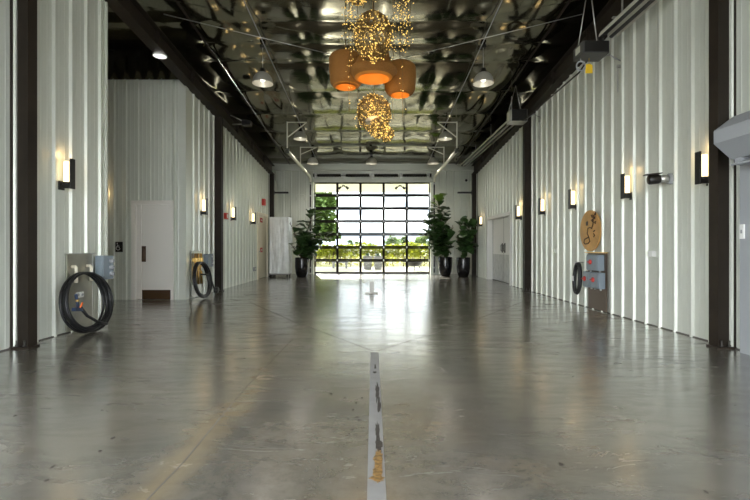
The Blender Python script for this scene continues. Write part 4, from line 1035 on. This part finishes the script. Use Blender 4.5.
# ------------------------------------------------------------------ floor marks
b = MB(); b.box((-0.028, -1.0, 0.0), (0.062, 4.88, 0.0015)); st = struct(b, 'trim_5', M['strip'])
def patch(cx, cy, w, l, seed):
    rnd = random.Random(seed); n = 26; poly = []
    for i in range(n):
        a = 2 * PI * i / n; r = 1 + rnd.uniform(-0.35, 0.25)
        poly.append((cx + w * r * math.cos(a), cy + l * r * math.sin(a)))
    return poly
b = MB()
for (cx, cy, w, l, sd) in ((0.035, 3.55, 0.016, 0.24, 1), (0.045, 3.25, 0.012, 0.17, 2), (0.03, 2.78, 0.014, 0.16, 3), (0.022, 4.3, 0.010, 0.08, 4), (0.015, 4.1, 0.018, 0.03, 5), (0.035, 2.60, 0.02, 0.10, 6)):
    b.prism(patch(cx, cy, w, l, sd), (0, 0, 0.0015), (1, 0, 0), (0, 1, 0), (0, 0, 1), 0.0008 + 0.0001 * sd)
b.build('tar_patch', M['tar'], st)
b = MB()
for (cx, cy, w, l, sd) in ((0.03, 2.42, 0.028, 0.13, 7), (0.026, 2.28, 0.026, 0.09, 9), (0.018, 2.22, 0.036, 0.025, 8)):
    b.prism(patch(cx, cy, w, l, sd), (0, 0, 0.0022), (1, 0, 0), (0, 1, 0), (0, 0, 1), 0.002 + 0.0004 * (sd - 7))
b.build('amber_residue', M['amber'], st)
# dried specks
b = MB(); rnd = random.Random(5)
for (px, py) in ((359, 420), (357, 417), (352, 430), (349, 434), (331, 394), (345, 398), (353, 410), (356, 403), (314, 488), (344, 425), (394, 453), (445, 463), (488, 456), (496, 459), (475, 463), (561, 464), (706, 492), (47, 480), (52, 467), (113, 438), (15, 416), (100, 451), (365, 404), (362, 398), (348, 419)):
    d = H * F / (py - VY); p = at(px, py, d); b.prism(patch(p.x, p.y, rnd.uniform(.006, .013), rnd.uniform(.008, .018), int(px)), (0, 0, 0.0), (1, 0, 0), (0, 1, 0), (0, 0, 1), 0.001)
tag(b.build('dried_specks', M['tar']), 'small dried dark specks scattered on the concrete floor', 'specks', None, 'stuff')
def cut(pts, w, n):
    b = MB()
    for a, c in zip(pts[:-1], pts[1:]):
        a, c = Vector((*a, 0.0004)), Vector((*c, 0.0004)); b.bar(a, c, w, 0.0008)
    return struct(b, n, M['joint'])
cut([(0.0, 4.95), (-1.3, 7.0), (-2.6, 9.3)], 0.010, 'trim_6')
cut([(0.05, 4.95), (1.6, 7.0), (3.2, 9.4)], 0.010, 'trim_7')
cut([(-0.03, 4.90), (-1.9, 4.92)], 0.007, 'trim_8')
cut([(-1.08, 1.2), (-1.03, 2.4), (-1.06, 3.6), (-1.02, 5.6)], 0.008, 'trim_9')
# white T shaped stand
t = thing('floor_stand', 'small white upright stand on a flat base in the middle of the floor', 'stand', (-0.05, 11.0, 0))
b = MB(); b.box((-0.20, 10.88, 0), (0.13, 11.14, 0.03), bev=0.006); b.build('base', M['white'], t)
b = MB(); b.box((-0.085, 10.99, 0.03), (0.03, 11.04, 0.30), bev=0.006); b.build('upright', M['white'], t)

# ------------------------------------------------------------------ outside
b = MB(); b.box((-14, YE + 0.12, -0.12), (14, 26.4, -0.02)); struct(b, 'patio_ground', M['patio'])
b = MB(); b.box((-40, -40, -0.14), (40, YB - 0.3, -0.02)); b.box((-40, YB - 0.3, -0.14), (-7.6, 4.3, -0.02)); b.box((7.6, YB - 0.3, -0.14), (40, 4.3, -0.02)); struct(b, 'yard_ground', M['yard'])
b = MB(); b.box((-250, 26.4, -0.2), (250, 420, -0.06)); struct(b, 'field_ground', M['field'])
b = MB()
vs = []
for i in range(61):
    x = -600 + 20 * i; zt = 5 + 8 * math.exp(-((x + 20) / 120) ** 2) + 3.5 * noise.noise(Vector((x * 0.01, 0, 0)))
    vs += [(x, 520, -1), (x, 560, zt), (x, 640, -1)]
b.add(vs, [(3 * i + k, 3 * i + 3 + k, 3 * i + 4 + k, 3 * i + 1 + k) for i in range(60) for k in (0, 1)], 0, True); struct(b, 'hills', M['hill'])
# porch soffit with two twin floodlights
b = MB(); b.box((-8, YE + 0.13, 4.32), (8, 25.3, 4.44))
for k in range(20): b.box((-8, YE + 0.2 + k * 0.3, 4.31), (8, YE + 0.22 + k * 0.3, 4.32))
struct(b, 'ceiling_porch', M['soffit'])
for x, lab in ((-1.50, 'black twin floodlight under the porch roof on the wrapped rack side'), (1.38, 'black twin floodlight under the porch roof on the fig side')):
    t = thing('mounted_twin_floodlight', lab, 'floodlight', (x, 22.4, 4.31))
    b = MB(); b.lathe((x, 22.4, 4.31), [(0.08, 0), (0.08, -0.04), (0.001, -0.045)], 16); b.build('canopy', M['black'], t)
    for s in (-1, 1):
        b = MB(); p = Vector((x + s * 0.14, 22.4, 4.21)); b.tube([(x, 22.4, 4.28), p], 0.02, 8); b.cyl(p + Vector((-s * 0.02, 0, 0.03)), p + Vector((s * 0.11, 0, -0.08)), 0.045, 14, r1=0.075); b.build('lamp_head', M['black'], t)
# planters
for x, lab in ((-0.28, 'grey square planter outside the glass door, closer to the wrapped rack'), (0.27, 'grey square planter outside the glass door, closer to the fire bowl')):
    y = 23.3; t = thing('square_planter', lab, 'planter', (x, y, -0.02), 0, 'grey square planters on the patio')
    w = 0.235
    b = MB(); v = []
    for z, q in ((-0.02, w * 0.82), (0.60, w), (0.64, w * 1.04), (0.68, w * 1.04), (0.68, w * 0.85), (0.62, w * 0.85)):
        v.append((q, z))
    vs = [(x + a * q, y + c * q, z) for q, z in v for a, c in ((-1, -1), (1, -1), (1, 1), (-1, 1))]
    fs = [(4 * i + k, 4 * i + (k + 1) % 4, 4 * i + 4 + (k + 1) % 4, 4 * i + 4 + k) for i in range(len(v) - 1) for k in range(4)] + [(3, 2, 1, 0), (20, 21, 22, 23)]
    b.add(vs, fs); b.build('planter_box', M['planter'], t)
    b = MB(); rnd = random.Random(int(x * 100))
    for k in range(110):
        a = rnd.uniform(0, 2 * PI); el = rnd.uniform(0.1, 1.4); d = Vector((math.cos(a) * math.cos(el), math.sin(a) * math.cos(el), math.sin(el)))
        leaf_mesh(b, Vector((x, y, 0.66)) + d * rnd.uniform(0.02, 0.10), d, Vector((0, 0, 1)), rnd.uniform(0.08, 0.14), 0.06, 0, 0.3)
    b.build('foliage', M['leaf'], t, False)
# fire bowl and bench
x, y = 2.10, 22.6; t = thing('fire_bowl', 'black round fire bowl on legs on the patio outside', 'fire bowl', (x, y, -0.02))
b = MB(); b.lathe((x, y, 0), [(0.02, 0.16), (0.22, 0.18), (0.38, 0.27), (0.48, 0.42), (0.50, 0.44), (0.46, 0.44), (0.36, 0.31), (0.02, 0.24)], 28); b.build('bowl', M['black'], t)
for k in range(3):
    a = 2 * PI * k / 3 + 0.5; b = MB(); b.tube([(x + 0.3 * math.cos(a), y + 0.3 * math.sin(a), 0.24), (x + 0.40 * math.cos(a), y + 0.40 * math.sin(a), -0.018)], 0.025, 8); b.build('leg', M['black'], t)
x, y = -1.85, 24.6; t = thing('garden_bench', 'low dark bench on the patio edge beside the vines', 'bench', (x, y, -0.02))
b = MB(); b.box((x - 0.45, y - 0.2, 0.28), (x + 0.45, y + 0.2, 0.36), bev=0.01); b.build('bench_seat', M['planter'], t)
for s in (-1, 1): b = MB(); b.box((x + s * 0.36 - 0.05, y - 0.17, -0.02), (x + s * 0.36 + 0.05, y + 0.17, 0.28)); b.build('leg', M['planter'], t)
# vine rows
def leaf_cloud(b, n, box, size, rnd, mi=0, shape=None):
    for k in range(n):
        for _ in range(30):
            p = Vector([rnd.uniform(lo, hi) for lo, hi in box])
            if shape is None or shape(p): break
        d = Vector((rnd.gauss(0, 1), rnd.gauss(0, 1), rnd.gauss(0, 0.8))).normalized(); a, q = basis(d); s = size * rnd.uniform(0.6, 1.3)
        b.add([p - a * s * .5, p - d * s * .4 + q * s * .1, p + a * s * .5, p + d * s * .6 - q * s * .15], [(0, 1, 2, 3)], mi)
ORD = ['first', 'second', 'third', 'fourth', 'fifth', 'sixth', 'seventh']
for i in range(7):
    y = 27.6 + i * 3.1; rnd = random.Random(100 + i); w = 0.23 * y + 1.5
    xa, xb = -w * 0.75 - 0.3, w * 0.75
    t = thing('vine_row', ORD[i] + ' row of yellow green grapevines beyond the patio', 'grapevines', (0, y, -0.06), 0, 'vineyard rows')
    b = MB(); top = 1.55 - 0.02 * i
    leaf_cloud(b, int(1500 + 200 * i) if i < 3 else 1500, ((xa, xb), (y - 0.28, y + 0.28), (0.62 if i < 3 else -0.05, top)), 0.26, rnd, 0, lambda p: p.z < top - 0.25 + 0.25 * noise.noise(Vector((p.x * 1.5, y, 0))))
    b.build('foliage', M['vine'], t, False)
    if i < 3:
        b = MB(); leaf_cloud(b, 420, ((xa, xb), (y - 0.2, y + 0.2), (0.0, 0.65)), 0.20, rnd); b.build('low_foliage', M['vine_dark'], t, False)
        x = xa + 0.4
        while x < xb:
            b = MB(); b.tube([(x, y, -0.08), (x + rnd.uniform(-.05, .05), y, 0.45), (x + rnd.uniform(-.08, .08), y, 0.85)], 0.035, 7); b.build('trunk', M['bark'], t); x += 1.1
# trees
def tree(name, label, x, y, r, h, z0, n, size, m, seed, cat='tree', group=None):
    rnd = random.Random(seed); t = thing(name, label, cat, (x, y, -0.06), 0, group)
    b = MB(); b.tube([(x, y, -0.1), (x + 0.03 * h, y, h * 0.35), (x - 0.02 * h, y, h * 0.7)], 0.1, 8, rads=[0.035 * h, 0.025 * h, 0.012 * h]); b.build('trunk', M['bark'], t)
    b = MB(); blobs = []
    for k in range(16):
        a = rnd.uniform(0, 2 * PI); q = rnd.uniform(0.1, 0.72); zz = rnd.uniform(0, 1); rad = r * (0.35 + 0.3 * rnd.random())
        wz = math.sin(PI * (0.18 + 0.74 * zz)); blobs.append((Vector((x + r * q * wz * math.cos(a), y + r * q * wz * math.sin(a), z0 + (h - z0) * (0.08 + 0.84 * zz))), rad * (0.6 + 0.4 * wz)))
    for k in range(n):
        c, rad = blobs[k % len(blobs)]; v = Vector((rnd.gauss(0, 1), rnd.gauss(0, 1), rnd.gauss(0, 1))).normalized() * rad * rnd.uniform(0.55, 1.05)
        p = c + Vector((v.x, v.y, v.z * 0.8))
        if p.z < z0: continue
        d = Vector((rnd.gauss(0, 1), rnd.gauss(0, 1), rnd.gauss(0, 0.7))).normalized(); a_, q_ = basis(d); s = size * rnd.uniform(0.6, 1.3)
        b.add([p - a_ * s * .5, p - d * s * .5, p + a_ * s * .5, p + d * s * .6 + q_ * s * .15], [(0, 1, 2, 3)])
    b.build('crown', M[m], t, False)
    return t
tree('garden_tree', 'large bright green tree just outside the glass door on the rack side', -4.7, 32.25, 2.7, 5.1, 1.62, 12000, 0.34, 'tree', 41)
for i, (px, y, r, h, lab) in enumerate(((392, 95, 2.0, 3.4, 'round distant tree behind the vines, above the fire bowl'), (398.5, 112, 1.8, 3.2, 'narrow distant tree in the middle of the far group'), (404, 98, 1.7, 3.3, 'distant tree at the end of the far group, above the bowl'),
                                   (412, 130, 1.8, 2.6, 'small pale distant tree in the gap above the vines'), (418.5, 108, 2.2, 3.5, 'distant tree beside the tallest potted fig'), (426, 97, 2.4, 3.9, 'tallest distant tree, partly hidden by the tallest potted fig'),
                                   (350, 105, 1.6, 2.7, 'small distant tree beside the large garden tree'), (357, 120, 1.7, 2.3, 'low distant tree above the vines near the square planters'), (370, 125, 1.6, 2.0, 'very low distant tree on the vine line above the planters'))):
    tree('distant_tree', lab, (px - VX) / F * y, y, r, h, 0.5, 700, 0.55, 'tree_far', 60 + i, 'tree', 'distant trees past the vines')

# ------------------------------------------------------------------ sky and sun
w = bpy.data.worlds.new('world'); SC.world = w; w.use_nodes = True
n, l = w.node_tree.nodes, w.node_tree.links
bg = n['Background']
tc = n.new('ShaderNodeTexCoord')
sep = n.new('ShaderNodeSeparateXYZ'); l.new(tc.outputs['Generated'], sep.inputs[0])
mp = n.new('ShaderNodeMapping'); mp.inputs['Scale'].default_value = (2.0, 2.0, 6.0); l.new(tc.outputs['Generated'], mp.inputs['Vector'])
nz = n.new('ShaderNodeTexNoise'); nz.inputs['Scale'].default_value = 4.5; nz.inputs['Detail'].default_value = 6; l.new(mp.outputs[0], nz.inputs['Vector'])
cr = n.new('ShaderNodeValToRGB'); e = cr.color_ramp.elements
e[0].position, e[0].color = 0.42, (0.24, 0.275, 0.31, 1); e[1].position, e[1].color = 0.62, (0.85, 0.87, 0.88, 1)
l.new(nz.outputs['Fac'], cr.inputs['Fac'])
mr = n.new('ShaderNodeMapRange'); mr.interpolation_type = 'SMOOTHSTEP'     # sky strength raised behind and beside the camera as added light for the hall
mr.inputs[1].default_value = 0.45; mr.inputs[2].default_value = -0.25; mr.inputs[3].default_value = 4.3; mr.inputs[4].default_value = 14.5
l.new(sep.outputs[1], mr.inputs[0])
l.new(cr.outputs[0], bg.inputs['Color']); l.new(mr.outputs[0], bg.inputs['Strength'])

S = bpy.data.lights.new('sun', 'SUN'); S.energy = 15.0; S.angle = R(2.5); S.color = (1, 0.95, 0.84)
so = bpy.data.objects.new('sun', S); COL.objects.link(so)
SE, SA = R(25), R(12)      # low sun beyond the vineyard, a little to the left
dirv = Vector((math.sin(SA) * math.cos(SE), -math.cos(SA) * math.cos(SE), -math.sin(SE)))
so.rotation_euler = dirv.to_track_quat('-Z', 'Y').to_euler(); so.location = (-20, 60, 40)

# ------------------------------------------------------------------ view
SC.view_settings.view_transform = 'Standard'; SC.view_settings.look = 'None'
SC.view_settings.gamma = 1.0; SC.view_settings.exposure = 0.42; SC.view_settings.use_curve_mapping = False
SC.cycles.use_denoising = True
SC.cycles.max_bounces = 8; SC.cycles.diffuse_bounces = 5; SC.cycles.glossy_bounces = 4; SC.cycles.transparent_max_bounces = 12
SC.cycles.sample_clamp_indirect = 6.0
